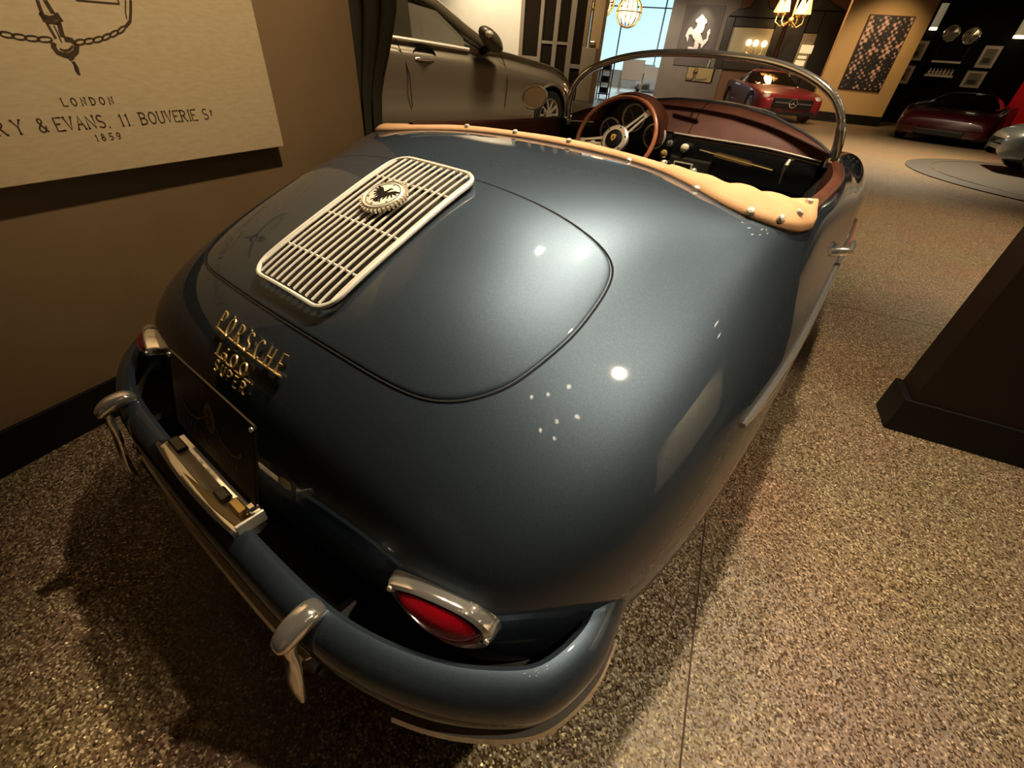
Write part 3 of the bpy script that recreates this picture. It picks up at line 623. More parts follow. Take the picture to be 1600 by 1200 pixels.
# ---------------- windscreen
WSH = [(.588, .925), (.584, .975), (.570, 1.03), (.548, 1.075), (.515, 1.112), (.462, 1.145), (.375, 1.178), (.255, 1.203), (.125, 1.214), (0, 1.217)]
WS = np.array([(-x, z) for x, z in WSH]+[(x, z) for x, z in WSH[-2::-1]])
WS = cspline(WS, 97, False)
def wsy(x, z): return 1.10-.4*(z-.93)+.2*(1-min(1, (x/.585)**2))
frp = [(x, wsy(x, z), z) for x, z in WS]
WSF = tag(MB().tube(frp, [.017 if (k < 12 or k > 84) else .0135 for k in range(97)], 12).build('windscreen_frame', CHROME, CARO), 'arched chrome windscreen frame')
def cowl(x): return np.interp(abs(x), [0, .15, .3, .45, .52, .588], [1.046, 1.042, 1.022, .985, .962, .930])
def cowly(x): return 1.10+.27*(1-min(1, (x/.588)**2))
gl = []
for x in np.linspace(-.583, .583, 41):
    zt = np.interp(x, WS[:, 0], WS[:, 1]) if abs(x) < .575 else .99; zb = cowl(x)-.005
    gl.append([(x, cowly(x)*(1-t)+wsy(x, zt)*t, zb+(zt-zb)*t) for t in np.linspace(0, 1, 10)])
gl = np.array(gl); gm = MB().grid(gl); gm.build('windscreen_glass', GLASS, CARO)
MB().tube([(x, cowly(x), cowl(x)+.002) for x in np.linspace(-.586, .586, 50)], .010, 8).build('windscreen_seal', RUBBER, CARO)
for s in (1, -1): MB().lathe([(.026, -.02), (.024, .012), (.018, .02)], (s*.588, 1.105, .925), (0, -.2, 1), 16).build('frame_foot', CHROME, WSF)
for x, kk in ((-.39, 1), (.39, 1)):
    zt = np.interp(x, WS[:, 0], WS[:, 1])
# rear-view mirror hung from the frame
mc = np.array([-.012, wsy(0, 1.21)-.03, 1.147])
my_ = math.radians(6.3); m1 = np.array([math.cos(my_), -math.sin(my_), 0]); m2 = np.array([math.sin(my_), math.cos(my_), 0])
RVM = tag(MB().obox(mc, m1*.060, m2*.005, (.0, .0, .027)).build('rear_view_mirror', RUBBER, CARO, smooth=False, bevel=.008), 'small rectangular rear view mirror')
MB().obox(mc-m2*.0056, m1*.055, m2*.0008, (0, 0, .023)).build('mirror_glass', MIRROR, RVM, smooth=False, bevel=.0004)
MB().tube([mc+np.array([.02, 0, .025]), (mc[0]+.02, wsy(0, 1.21), 1.21)], .004, 8).build('mirror_stem', CHROME, RVM)
# wing mirror on the left
wm = on_y(835, 152, 1.02); ups = CU; rt = CR
def wmo(t): 
    k = 1+.10*math.sin(2*t+.6); return wm+np.array([.066*k*math.cos(t), 0, .050*k*math.sin(t)])
TT = np.linspace(0, 2*math.pi, 36, endpoint=False)
WM = tag(MB().tube([wmo(t) for t in TT], .0062, 8, True).build('wing_mirror', GRILLE, CARO), 'small oval chrome wing mirror on the left door')
wg = MB(); wg.v = [tuple(wmo(t)) for t in TT]; wg.f = [tuple(range(36))]; wg.build('mirror_glass', MIRROR, WM, smooth=False)
MB().grid([[wmo(t)+np.array([0, .004, 0]), wm+(wmo(t)-wm)*.8+np.array([0, .03, 0]), wm+(wmo(t)-wm)*.3+np.array([0, .045, 0]), wm+np.array([0, .047, 0])] for t in TT], True, False).build('mirror_shell', CHROME, WM)
sd = side(1.06, .86, -1)[0]
MB().tube([wm+np.array([.045, .02, -.04]), (wm+sd)/2+np.array([.03, 0, 0]), sd], .005, 8).build('mirror_arm', CHROME, WM)
# ---------------- dashboard
def dy(x): return 1.15-.05*(abs(x)/.56)**2
XS = np.linspace(-.565, .555, 60)
def dz(x): return .930-.012*max(0, (abs(x)-.35))/.2
DASH = tag(MB().grid([[(x, dy(x)+.012, dz(x)), (x, dy(x), dz(x)-.008), (x, dy(x)-.004, dz(x)-.05), (x, dy(x)+.004, .84), (x, dy(x)+.012, .79), (x, dy(x)+.05, .775), (x, dy(x)+.12, .79)] for x in XS]).build('dashboard', DASHP, CARO), 'near black painted dashboard')
MB().tube([(x, dy(x)-.002, dz(x)+.001) for x in XS if x > -.06], .0035, 6).build('dash_strip', NICKEL, DASH)
MB().tube([(x, dy(x)-.002, dz(x)+.001) for x in XS if x < -.43], .0035, 6).build('dash_strip', NICKEL, DASH)
PADX = np.linspace(-.575, .575, 64)
pad = []
for x in PADX:
    zt, yt = cowl(x), cowly(x)-.012; z0, y0 = dz(x)+.003, dy(x)+.002
    pad.append([(x, y0+(yt-y0)*t, z0+(zt-z0)*(1-(1-t)**2.0)+.010*math.sin(math.pi*t)) for t in np.linspace(0, 1, 12)])
PADO = tag(MB().grid(np.array(pad)).build('dash_pad', LEATHER, DASH), 'oxblood leather dash top')
MB().tube([tuple(np.array(p)+np.array([0, 0, .001])) for p in pad[32]], .0022, 6).build('pad_seam', BLACK, DASH)
# instrument binnacle
bc = np.array([-.262, 1.125, .905])
def bar(t, r, y, sz=.90): return (bc[0]+r*math.cos(t), y, bc[2]+r*sz*math.sin(t))
TB_ = np.linspace(math.radians(-8), math.radians(188), 40)
MB().grid([[bar(t, .172, 1.19), bar(t, .178, 1.125), bar(t, .172, 1.088), bar(t, .160, 1.086), bar(t, .155, 1.10), bar(t, .152, 1.135)] for t in TB_]).build('binnacle_hood', LEATHER, DASH)
MB().tube([bar(t, .170, 1.087) for t in TB_], .004, 6).build('hood_welt', LEATHER, DASH)
MB().prism([(.158*math.cos(t), .90*.158*math.sin(t)) for t in TB_]+[(-.15, -.10), (.15, -.10)], (bc[0], 1.135, bc[2]), (1, 0, 0), (0, 0, 1), (0, 1, 0), .01).build('instrument_panel', DIAL, DASH, smooth=False)
for px, py, r in ((954, 203, .049), (991, 184, .053), (1023, 213, .049)):
    c = on_y(px, py, 1.13)
    g = MB().lathe([(r+.004, .0), (r+.004, -.010), (r, -.012), (r-.004, -.006)], c, (0, 1, 0), 32, False).build('gauge', GRILLE, DASH)
    MB().lathe([(r-.003, -.004), (0, -.004)], c, (0, 1, 0), 32, False).build('gauge_face', DIAL, g)
    tk = MB()
    for a in np.linspace(math.radians(-40), math.radians(220), 13):
        d = np.array([math.cos(a), 0, math.sin(a)]); tk.obox(c+d*(r-.012)+np.array([0, -.0055, 0]), d*.004, (0, .0004, 0), np.cross(d, [0, 1, 0])*.0012)
    tk.build('gauge_marks', mat('dial_paint', (.20, .18, .08), .5), g, smooth=False)
    d = np.array([math.cos(2.2), 0, math.sin(2.2)]); MB().obox(c+d*(r*.33)+np.array([0, -.007, 0]), d*r*.4, (0, .0006, 0), np.cross(d, [0, 1, 0])*.0015).build('gauge_needle', mat('needle', (.5, .42, .28), .4), g, smooth=False)
for px, py, r, m_, nm in ((1047, 224, .014, CHROME, 'dash_knob'), (1070, 231, .017, ENAMEL, 'dash_knob'), (1038, 240, .017, GOLD, 'dash_knob'), (1037, 255, .015, ENAMEL, 'dash_knob'), (914, 205, .011, ENAMEL, 'dash_knob')):
    c = on_y(px, py, 1.125); MB().lathe([(r*.5, .03), (r*.5, .008), (r, .004), (r, -.008), (r*.7, -.013), (0, -.014)], c, (0, 1, 0), 18).build(nm, m_, DASH)
rc = on_y(1072, 262, 1.12)
RAD = tag(MB().box(rc[0]-.085, rc[0]+.095, 1.118, 1.20, rc[2]-.035, rc[2]+.035).build('radio', mat('radio_case', (.02, .017, .013), .4), DASH, smooth=False, bevel=.004), 'small dash radio with dark display')
fc = on_y(1066, 264, 1.115)
MB().box(fc[0]-.046, fc[0]+.042, 1.110, 1.118, fc[2]-.030, fc[2]+.027).build('radio_bezel', NICKEL, RAD, smooth=False, bevel=.002)
MB().box(fc[0]-.038, fc[0]+.034, 1.108, 1.112, fc[2]-.016, fc[2]+.022).build('radio_display', BLACK, RAD, smooth=False)
for px, py in ((1083, 268), (1036, 256)):
    c = on_y(px, py, 1.108); MB().lathe([(.013, .01), (.013, -.008), (.009, -.012), (0, -.012)], c, (0, 1, 0), 16).build('radio_knob', NICKEL, RAD)
# script plate on the passenger side of the dash
s0, s1 = on_y(1094, 234, 1.135), on_y(1207, 266, 1.12); sm = MB()
sm.tube([s0+(s1-s0)*t-np.array([0, .004, 0]) for t in np.linspace(0, 1, 8)], .0026, 6)
for k in range(26):
    t = .24+.47*k/25; c = s0+(s1-s0)*t-np.array([0, .004, 0]); w = .007
    sm.tube([c+np.array([-w, -.001, -.009]), c+np.array([w*.3, -.001, .010]), c+np.array([w, -.001, -.008])], .0016, 5)
tag(sm.build('dash_script', GOLD, DASH), 'gold script strip on the dash')
gh = [on_y(1234, 250, 1.10), on_y(1229, 258, 1.085), on_y(1222, 272, 1.09), on_y(1217, 287, 1.10)]
MB().tube(gh, [.006, .008, .004, .003], 8).build('grab_handle', NICKEL, DASH)
# ---------------- steering wheel
sc_ = np.array([-.268, 1.0, .886]); wn_ = np.array([0, -.868, .497]); wx = np.array([1., 0, 0]); wy_ = np.cross(wn_, wx); wy_ = wy_ if wy_[2] > 0 else -wy_
def wpt(a, b, h=0): return sc_+wx*a+wy_*b+wn_*h
RW = .186
SW = tag(MB().tube([wpt(RW*math.cos(t), RW*math.sin(t)) for t in np.linspace(0, 2*math.pi, 64, endpoint=False)], .0098, 12, True).build('steering_wheel', WOOD, CARO), 'wood rimmed three spoke steering wheel')
for t in np.linspace(0, 2*math.pi, 18, endpoint=False): MB().ball(wpt((RW-.004)*math.cos(t+.1), (RW-.004)*math.sin(t+.1), .0092), .0026, 8, 5).build('rim_rivet', NICKEL, SW)
for a in (52, 190, 288):
    d = (math.cos(math.radians(a)), math.sin(math.radians(a))); e = (-d[1], d[0])
    def sp(u, v): return (d[0]*u+e[0]*v, d[1]*u+e[1]*v)
    for sgn in (1, -1):
        q = [(.040, sgn*.020), (.040, sgn*.008), (.13, sgn*.004), (RW-.010, sgn*.004), (RW-.006, sgn*.016), (.145, sgn*.013)]
        q = q if sgn > 0 else q[::-1]
        MB().prism([sp(*p) for p in q], sc_-wn_*.012, wx, wy_, wn_, .003).build('spoke', NICKEL, SW, smooth=False)
    MB().prism([sp(*p) for p in [(.15, -.006), (RW-.006, -.006), (RW-.006, .006), (.15, .006)]], sc_-wn_*.012, wx, wy_, wn_, .003).build('spoke_end', NICKEL, SW, smooth=False)
HB = MB().lathe([(.062, -.02), (.063, -.002), (.054, .004), (.040, .002)], sc_, wn_, 32).build('hub', NICKEL, SW)
MB().lathe([(.040, .000), (.038, .010), (.024, .014), (0, .015)], sc_, wn_, 28).build('horn_button', BLACK, HB)
MB().prism([(-.012, .012), (0, .016), (.012, .012), (.011, -.004), (0, -.017), (-.011, -.004)], sc_+wn_*.0145, wx, wy_, wn_, .002).build('crest', GOLD, HB, smooth=False)
MB().prism([(-.005, .005), (.005, .005), (.004, -.003), (0, -.007), (-.004, -.003)], sc_+wn_*.0165, wx, wy_, wn_, .0006).build('crest_shield', mat('crest_dark', (.06, .03, .01), .4), HB, smooth=False)
for k in range(6):
    t = k*math.pi/3+.3; MB().ball(wpt(.053*math.cos(t), .053*math.sin(t), .004), .0045, 8, 5).build('hub_screw', CHROME, HB)
MB().tube([sc_-wn_*.02, sc_-wn_*.25], .022, 12).build('steering_column', BLACK, SW)
st = wpt(-.10, -.02, -.05); MB().tube([wpt(0, -.03, -.06), wpt(-.12, -.01, -.05)], .0045, 8).build('indicator_stalk', CHROME, SW)
MB().ball(wpt(-.125, -.01, -.05), .011, 10, 8, (1.5, 1, .8)).build('stalk_tip', ENAMEL, SW)
# hood wiper resting on the cowl
MB().tube([(-.05, 1.42, 1.052), (.08, 1.40, 1.054), (.24, 1.36, 1.045), (.30, 1.335, 1.035)], [.006, .006, .004, .003], 8).build('wiper', CHROME, CARO)
# ================================================================== the showroom behind
def lin(name, c, r=.6): return mat(name, c, r)
WHITE = vary(mat('warm_white_wall', (.78, .70, .56), .7), (.82, .74, .60), 2)
FRAME = mat('taupe_door_frame', (.26, .21, .15), .5)
DPANE = mat('dark_door_glass', (.018, .013, .008), .08, 0, .6)
TAUPE = vary(mat('taupe_wall', (.105, .080, .058), .6), (.12, .092, .066), 2)
TAUPE2 = mat('taupe_panel', (.062, .046, .033), .6)
ORANGE = vary(mat('ochre_wall', (.42, .26, .11), .6), (.45, .28, .12), 1.5)
REDWALL = vary(mat('maroon_brown_wall', (.11, .045, .016), .6), (.13, .055, .02), 2)
BLACKW = mat('black_gallery_wall', (.003, .002, .0014), .8, 0, .1)
# glazed wall with doors
BG = Plane(on_z(905, 159), RR)
def S_(px, y=0): return BG.hit(px, y)[0]
struct(MB().pbox(BG, S_(640), S_(816), 0, 4.5, -.15, 0).build('wall_back_left', WHITE, smooth=False))
dw = thing('door_1', BG.pt(S_(870), 0), None, None); dw['kind'] = 'structure'; del_ = None
zc = BG.hit(868, 67)[1]; zb = BG.hit(835, 88)[1]
ends = [(816, 822), (847, 852.5), (871, 878), (895, 904), (920, 927)]
for a, b in ends: MB().pbox(BG, S_(a), S_(b), 0, 4.5, -.06, .06).build('door_post', FRAME if a < 915 else mat('oak_post', (.30, .20, .09), .5), dw, smooth=False, bevel=.01)
for (a, b), z in (((852.5, 871), zc), ((878, 895), zc)): MB().pbox(BG, S_(a), S_(b), z-.04, z+.04, -.04, .04).build('door_rail', FRAME, dw, smooth=False)
for (a, b), z in (((822, 847), zb), ((904, 920), zb-.12)): MB().pbox(BG, S_(a), S_(b), z-.12, z, -.05, .05).build('door_rail', FRAME, dw, smooth=False)
for a, b in ((822, 847), (852.5, 871), (878, 895), (904, 920)): MB().pbox(BG, S_(a), S_(b), .0, 4.5, -.02, .0).build('door_pane', DPANE, dw, smooth=False)
TANW = mat('tan_wall', (.50, .34, .15), .6)
struct(MB().pbox(BG, S_(927), S_(946), 0, 4.5, -.5, -.1).build('wall_tan_column', TANW, smooth=False))
pw = BG.hit(918, 74)
ct = thing('low_partition', BG.pt(S_(924, 160), 0, .3), 'beige low partition in front of the tan column by the bright window', 'partition')
MB().pbox(BG, BG.hit(905, 159)[0], BG.hit(925, 161)[0], 0, BG.hit(930, 76)[1], .1, .5).build('panel', mat('beige_panel', (.42, .33, .20), .6), ct, smooth=False, bevel=.01)
MB().pbox(BG, BG.hit(905, 159)[0]-.02, BG.hit(925, 161)[0]+.02, 0, .1, .08, .52).build('plinth', FRAME, ct, smooth=False)
br = BG.hit(928, 68); sc1 = thing('brass_wall_bracket', BG.pt(br[0], br[1]-.1, -.1), 'small brass bracket on the tan column above the beige partition', 'bracket')
MB().pbox(BG, br[0]-.14, br[0]+.02, br[1]-.06, br[1]+.06, -.1, .0).build('arm', GOLD, sc1, smooth=False, bevel=.02)
MB().tube([BG.pt(br[0]-.14, br[1]-.3, .02), BG.pt(br[0]-.14, br[1], .02)], .04, 8).build('drop', GOLD, sc1)
# bright daylight window with the lounge in front of it
WN = Plane(on_z(1000, 146)+np.array([0, 6.0, 0]), RR)
wi = thing('window_1', WN.pt(WN.hit(990, 60)[0], 0), None, None); wi['kind'] = 'structure'
SKY = mat('daylight_glass', (.5, .8, .85), .3, emit=(.62, .93, 1.0), estr=1.0)
wa, wb = WN.hit(900, 60)[0], WN.hit(1085, 60)[0]
cuts = [wa]+[WN.hit(p, q)[0] for p, q in ((970, 45), (1037, 30))]+[wb]
zr = WN.hit(1000, 11)[1]
for a, b in zip(cuts[:-1], cuts[1:]):
    for z0, z1 in ((.9, zr), (zr, 4.5)): MB().pbox(WN, a, b, z0, z1, -.03, -.01).build('window_pane', SKY, wi, smooth=False)
MULL = mat('pale_mullion', (.35, .42, .45), .5)
for a in cuts[1:-1]: MB().pbox(WN, a-.04, a+.04, .9, 4.5, -.02, .05).build('mullion', MULL, wi, smooth=False)
for z in (zr, ): MB().pbox(WN, wa, wb, z-.03, z+.03, -.02, .04).build('transom', MULL, wi, smooth=False)
struct(MB().pbox(WN, wa, wb, 0, .9, -.1, .0).build('wall_window_sill', mat('pale_blue_wall', (.55, .60, .60), .6), smooth=False))
area('window_daylight', tuple(WN.pt((wa+wb)/2, 2.2, .2)), tuple(WN.pt((wa+wb)/2, 1.0, 4)), 260, 5, 3, (.70, .92, 1.0))
lg = on_z(985, 145); spot('lounge_light', (lg[0]+.8, lg[1]-4.0, 4.3), (lg[0]+.2, lg[1]+1, .5), 900, 80, .9, .2, (1, .93, .82))  # spot added to brighten the chairs and sofa from the room side
# lounge chairs, rack, cushion
def lounge_chair(px, py, w, h, label, rot, fab, first=True):
    b = on_z(px, py); k = np.array(b); k[2] = 0
    t = thing('lounge_chair', k, label, 'chair', None); c, s = math.cos(rot), math.sin(rot); ux, uy = np.array([c, s, 0]), np.array([-s, c, 0]); Z = np.array([0, 0, 1.])
    MB().obox(k+Z*h*.42, ux*w*.46, uy*w*.42, Z*.07).build('seat', fab, t, smooth=False, bevel=.03)
    MB().obox(k+Z*h*.68-uy*w*.40, ux*w*.46, uy*.06, Z*h*.32).build('backrest', fab, t, smooth=False, bevel=.03)
    for i in (-1, 1):
        for j in (-1, 1): MB().tube([k+ux*w*.48*i+uy*w*.42*j, k+ux*w*.48*i+uy*w*.42*j+Z*h*.6], .025, 6).build('leg', CHROME, t)
        MB().tube([k+ux*w*.48*i-uy*w*.42+Z*h*.6, k+ux*w*.48*i+uy*w*.42+Z*h*.6], .025, 6).build('arm', CHROME, t)
    return t
GREY = mat('grey_upholstery', (.30, .26, .21), .7); PALE = mat('pale_upholstery', (.62, .66, .66), .7)
lounge_chair(983, 143, 1.25, 1.45, 'grey lounge chair with chrome legs seen from behind at the bright window', RA+.15, GREY)
lounge_chair(1012, 142, 1.0, 1.30, 'pale lounge chair to the right of the grey one by the bright window', RA-.5, PALE)
sb = on_z(958, 142); sb[2] = 0
sb = sb+RF*2.2+RR*.9
so = thing('white_sofa', sb, 'white sofa behind the grey lounge chair under the bright window', 'sofa')
MB().obox(sb+np.array([.4, 1.0, .35]), RR*.95, RF*.4, (0, 0, .25)).build('seat', PALE, so, smooth=False, bevel=.06)
MB().obox(sb+np.array([.4, 1.4, .75]), RR*.95, RF*.12, (0, 0, .45)).build('backrest', mat('cream_upholstery', (.75, .68, .55), .7), so, smooth=False, bevel=.06)
for s in (-1, 1): MB().obox(sb+np.array([.4, 1.0, .05])+RR*.8*s, RR*.05, RF*.3, (0, 0, .05)).build('leg', BLACK, so, smooth=False)
rb = on_z(941, 153); rb[2] = 0
rk = thing('magazine_rack', rb, 'grey metal rack with shelves beside the beige partition', 'rack')
for z in (.15, .55, .95, 1.2): MB().obox(rb+np.array([0, 0, z]), RR*.22, RF*.2, (0, 0, .02)).build('shelf', mat('rack_metal', (.34, .36, .34), .4, .6), rk, smooth=False)
for i in (-1, 1):
    for j in (-1, 1): MB().tube([rb+RR*.22*i+RF*.2*j, rb+RR*.22*i+RF*.2*j+np.array([0, 0, 1.25])], .025, 6).build('post', MULL, rk)
for k in range(3): MB().obox(rb+np.array([0, 0, .28+.38*k]), RR*.14, RF*.12, (0, 0, .10)).build('magazines', BLACK, rk, smooth=False)
# orb pendants
SPARK = mat('chandelier_bulb', (1, .9, .7), .3, emit=(1, .86, .60), estr=16)
def big_chandelier(x, y, z, n, R, label):
    t = thing('crystal_chandelier', (x, y, z-.3), label, 'chandelier'); c = np.array([x, y, z])
    MB().tube([c, (x, y, 4.5)], .02, 8).build('stem', GOLD, t); MB().ball(c, .09).build('hub', GOLD, t)
    for k in range(n):
        a = k*2.39996; rr_ = R*math.sqrt((k+.6)/n); p = c+np.array([rr_*math.cos(a), rr_*math.sin(a), .16*math.sin(k*1.7)])
        MB().tube([c, (c+p)/2+np.array([0, 0, -.10]), p-np.array([0, 0, .05])], .006, 5).build('arm', GOLD, t)
        MB().ball(p, .032, 8, 6).build('bulb', SPARK, t)
big_chandelier(2.4, 2.9, 3.5, 44, 1.5, 'large many armed chandelier hanging over the aisle ahead of the roadster')
big_chandelier(1.75, -.9, 3.4, 7, .5, 'small many armed chandelier hanging over the right rear of the roadster')
BULB = mat('pendant_crystal', (1, .85, .5), .2, emit=(1, .80, .46), estr=2.6)
def orb(px, py, r, y, label):
    c = on_y(px, py, y); t = thing('orb_pendant', c+np.array([0, 0, -r]), label, 'pendant lamp', 'orb pendants by the window'); t['group'] = 'orb pendants by the bright window'
    for k in range(7):
        a = k*math.pi/7; d = np.array([math.cos(a), math.sin(a), 0])
        MB().tube([c+r*(math.cos(q)*d+math.sin(q)*np.array([0, 0, 1.])) for q in np.linspace(0, 2*math.pi, 36, endpoint=False)], .018, 5, True).build('orb_ring', GOLD, t)
    MB().tube([c+r*np.array([math.cos(q), math.sin(q), 0]) for q in np.linspace(0, 2*math.pi, 36, endpoint=False)], .018, 5, True).build('orb_ring', GOLD, t)
    m_ = MB()
    for k in range(150):
        d = rng.normal(size=3); d /= np.linalg.norm(d); m_.ball(c+d*r*.72*rng.random()**.4, .04+.025*rng.random(), 5, 4)
    tag(m_.build('crystals', BULB, t), 'glowing crystal drops', kind='stuff')
    MB().tube([c+np.array([0, 0, r]), (c[0], c[1], 4.5)], .015, 5).build('cable', BLACK, t)
    l = bpy.data.lights.new('orb_light', 'POINT'); l.energy = 60; l.color = (1, .8, .5); l.shadow_soft_size = r*.5; o = bpy.data.objects.new('orb_light', l); COL.objects.link(o); o.location = c
orb(942, 4, .42, 17.5, 'gold wire orb pendant lamp cut by the top of the frame')
orb(983, 19, .46, 18.5, 'gold wire orb pendant lamp hanging before the bright window, right of the two')
# taupe wall with the horse relief
TW = Plane(on_z(1018, 150), RR)
ta, tb = TW.hit(1030, 105)[0], TW.hit(1143, 60)[0]
struct(MB().pbox(TW, ta, tb, 0, 4.5, -.5, -.002).build('wall_taupe_pier', TAUPE, smooth=False))
h0, h1 = TW.hit(1066, 40), TW.hit(1121, 60); hz0, hz1 = TW.hit(1085, 79)[1], TW.hit(1105, 8)[1]
hp = thing('horse_relief_panel', TW.pt((h0[0]+h1[0])/2, hz0, .03), 'dark panel with a silver rearing horse emblem on the taupe pier', 'wall panel')
MB().pbox(TW, h0[0], h1[0], hz0-.6, hz1, .001, .04).build('panel', TAUPE2, hp, smooth=False, bevel=.01)
HS = [(725,240),(760,290),(800,340),(800,390),(770,400),(760,450),(745,500),(720,545),(690,560),(710,620),(730,680),(790,650),(800,580),(800,540),(830,500),(855,490),(850,560),(825,610),(815,670),(780,720),(740,760),(705,815),(690,790),(700,740),(660,720),(660,760),(640,820),(480,820),(475,785),(520,780),(575,795),(590,720),(600,680),(570,640),(545,580),(500,580),(495,640),(470,715),(455,640),(440,600),(470,530),(500,470),(540,450),(570,500),(600,480),(630,440),(640,390),(610,365),(615,330),(660,300),(690,270)]
hq = [TW.hit(1030+x/10.67, y/10.67) for x, y in HS]
ho = MB().prism(hq, TW.p0+TW.n*.04, TW.u, (0, 0, 1), TW.n, .05).build('horse_emblem', mat('brushed_silver', (.72, .62, .55), .35, .7), hp, smooth=False, bevel=.008)
tag(ho, 'silver rearing horse relief'); HQ = np.array(hq).mean(0)
spot('horse_light', tuple(TW.pt(HQ[0], 4.3, 1.2)), tuple(TW.pt(HQ[0], HQ[1], 0)), 330, 45, .8, .05, (1, .85, .7))
# maroon wall with mirrors and wall lamp
MW = Plane(np.array([-1.5, 26.5, 0]), RR)
struct(MB().pbox(MW, MW.hit(1100, 100)[0], MW.hit(1420, 30)[0], 0, 4.5, -.15, 0).build('wall_back_maroon', REDWALL, smooth=False))
DFR = mat('dark_carved_frame', (.020, .014, .008), .35)
SMIR = mat('antique_mirror', (.42, .35, .22), .3, .45)
def wall_mirror(label, ga, gb, frame, crest):
    a0, z1 = MW.hit(*ga); a1, z0 = MW.hit(*gb); c = (a0+a1)/2
    t = thing('carved_mirror', MW.pt(c, z0-frame), label, 'mirror')
    for x0, x1, y0, y1 in ((a0-frame, a0, z0-frame, z1+frame), (a1, a1+frame, z0-frame, z1+frame), (a0, a1, z1, z1+frame), (a0, a1, z0-frame, z0)):
        MB().pbox(MW, x0, x1, y0, y1, 0, .12).build('frame_rail', DFR, t, smooth=False, bevel=.03)
    MB().pbox(MW, a0, a1, z0, z1, .0, .05).build('glass', SMIR, t, smooth=False)
    MB().prism([(a0-frame, z1+frame), (a1+frame, z1+frame), (a1, z1+frame+crest*.35), (c+(a1-c)*.45, z1+frame+crest*.5), (c+.2, z1+frame+crest), (c-.2, z1+frame+crest), (c-(a1-c)*.45, z1+frame+crest*.5), (a0, z1+frame+crest*.35)], MW.p0+MW.n*.02, MW.u, (0, 0, 1), MW.n, .10).build('crest', DFR, t, smooth=False, bevel=.03)
    return t
wall_mirror('square dark carved mirror left of the brass wall lamp above the red coupe', (1146, 42), (1192, 98), .35, .7)
wall_mirror('tall dark carved mirror between the brass wall lamp and the ochre wall', (1256, 52), (1252, 118), .75, .9)
SHADE = mat('lit_candle_shade', (1, .7, .35), .5, emit=(1.0, .50, .16), estr=2.2)
ch = thing('candle_shade_chandelier', on_y(1236, 34, 22), 'brass chandelier with four glowing tapered shades above the red coupe', 'chandelier')
cc = on_y(1236, 32, 22)
for px, py in ((1216, 19), (1226, 18), (1249, 22), (1259, 22)):
    b = on_y(px, py, 22); MB().lathe([(.17, 0), (.04, .48)], b, (0, 0, 1), 16, False).build('lamp_shade', SHADE, ch)
    MB().tube([b+np.array([0, 0, -.03]), b+np.array([0, 0, -.28]), (b*.6+cc*.4)+np.array([0, 0, -.32]), cc], .025, 6).build('arm', GOLD, ch)
    MB().lathe([(.10, 0), (.06, -.06), (0, -.07)], b+np.array([0, 0, -.05]), (0, 0, 1), 12).build('drip_pan', GOLD, ch)
MB().tube([cc+np.array([0, 0, -.15]), (cc[0], cc[1], 4.5)], .03, 8).build('stem', GOLD, ch)
MB().ball(cc, .10).build('centre_ball', GOLD, ch)
l = bpy.data.lights.new('chandelier_light', 'POINT'); l.energy = 160; l.color = (1, .62, .28); l.shadow_soft_size = .3; o = bpy.data.objects.new('chandelier_light', l); COL.objects.link(o); o.location = cc+np.array([0, -.3, .5])
cb = thing('mirrored_bulbs', MW.pt(MW.hit(1181, 80)[0], MW.hit(1181, 80)[1]-.4, .2), 'three added glowing bulbs standing in for lamps reflected in the square carved mirror', 'mirror reflection')  # glowing bulbs added in place of a chandelier's reflection in the mirror
CB = mat('mirrored_bulb_glow', (1, .9, .6), .3, emit=(1, .80, .42), estr=6)
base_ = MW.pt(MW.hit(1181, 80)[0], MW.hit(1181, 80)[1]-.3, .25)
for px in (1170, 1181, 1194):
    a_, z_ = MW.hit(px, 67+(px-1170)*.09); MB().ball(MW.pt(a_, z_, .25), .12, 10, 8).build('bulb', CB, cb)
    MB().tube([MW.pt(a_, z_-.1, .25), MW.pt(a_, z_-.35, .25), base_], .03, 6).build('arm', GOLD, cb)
lc_ = thing('mirrored_panels', MW.pt(MW.hit(1258, 90)[0], MW.hit(1252, 110)[1], .1), 'small added glowing cream panels standing in for reflections in the tall carved mirror', 'display case')  # glowing panels added in place of what the tall mirror reflects
CS = mat('mirrored_panel_glow', (.6, .5, .3), .5, emit=(1, .72, .36), estr=.9)
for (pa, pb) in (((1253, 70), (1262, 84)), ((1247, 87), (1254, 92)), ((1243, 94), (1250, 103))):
    (x0, y1), (x1, y0) = MW.hit(*pa), MW.hit(*pb); MB().pbox(MW, x0, x1+.12, y0, y1, .125, .15).build('reflection_panel', CS, lc_, smooth=False)
# ochre wall with the large print
o0, o1 = on_z(1257, 186), on_z(1370, 198); OW = Plane(o0, o1-o0); oL = float(np.linalg.norm(o1-o0))
struct(MB().pbox(OW, 0, oL, 0, 4.5, -.3, 0).build('wall_ochre', ORANGE, smooth=False))
struct(MB().pbox(OW, -.01, oL+.01, 0, .30, -.28, .03).build('baseboard_ochre', BLACK, smooth=False))
c4 = [OW.hit(*p) for p in ((1361, 25), (1431, 27), (1371, 142), (1310, 137))]
a0, a1 = (c4[0][0]+c4[3][0])/2, (c4[1][0]+c4[2][0])/2; z1, z0 = (c4[0][1]+c4[1][1])/2, (c4[2][1]+c4[3][1])/2
am = mat('woven_print', (.02, .018, .02), .5); N, L, b = nodes(am)
tc = N.new('ShaderNodeTexCoord'); mp = N.new('ShaderNodeMapping'); mp.inputs['Rotation'].default_value = (0, math.radians(45), 0); mp.inputs['Scale'].default_value = (4.2, 4.2, 4.2)
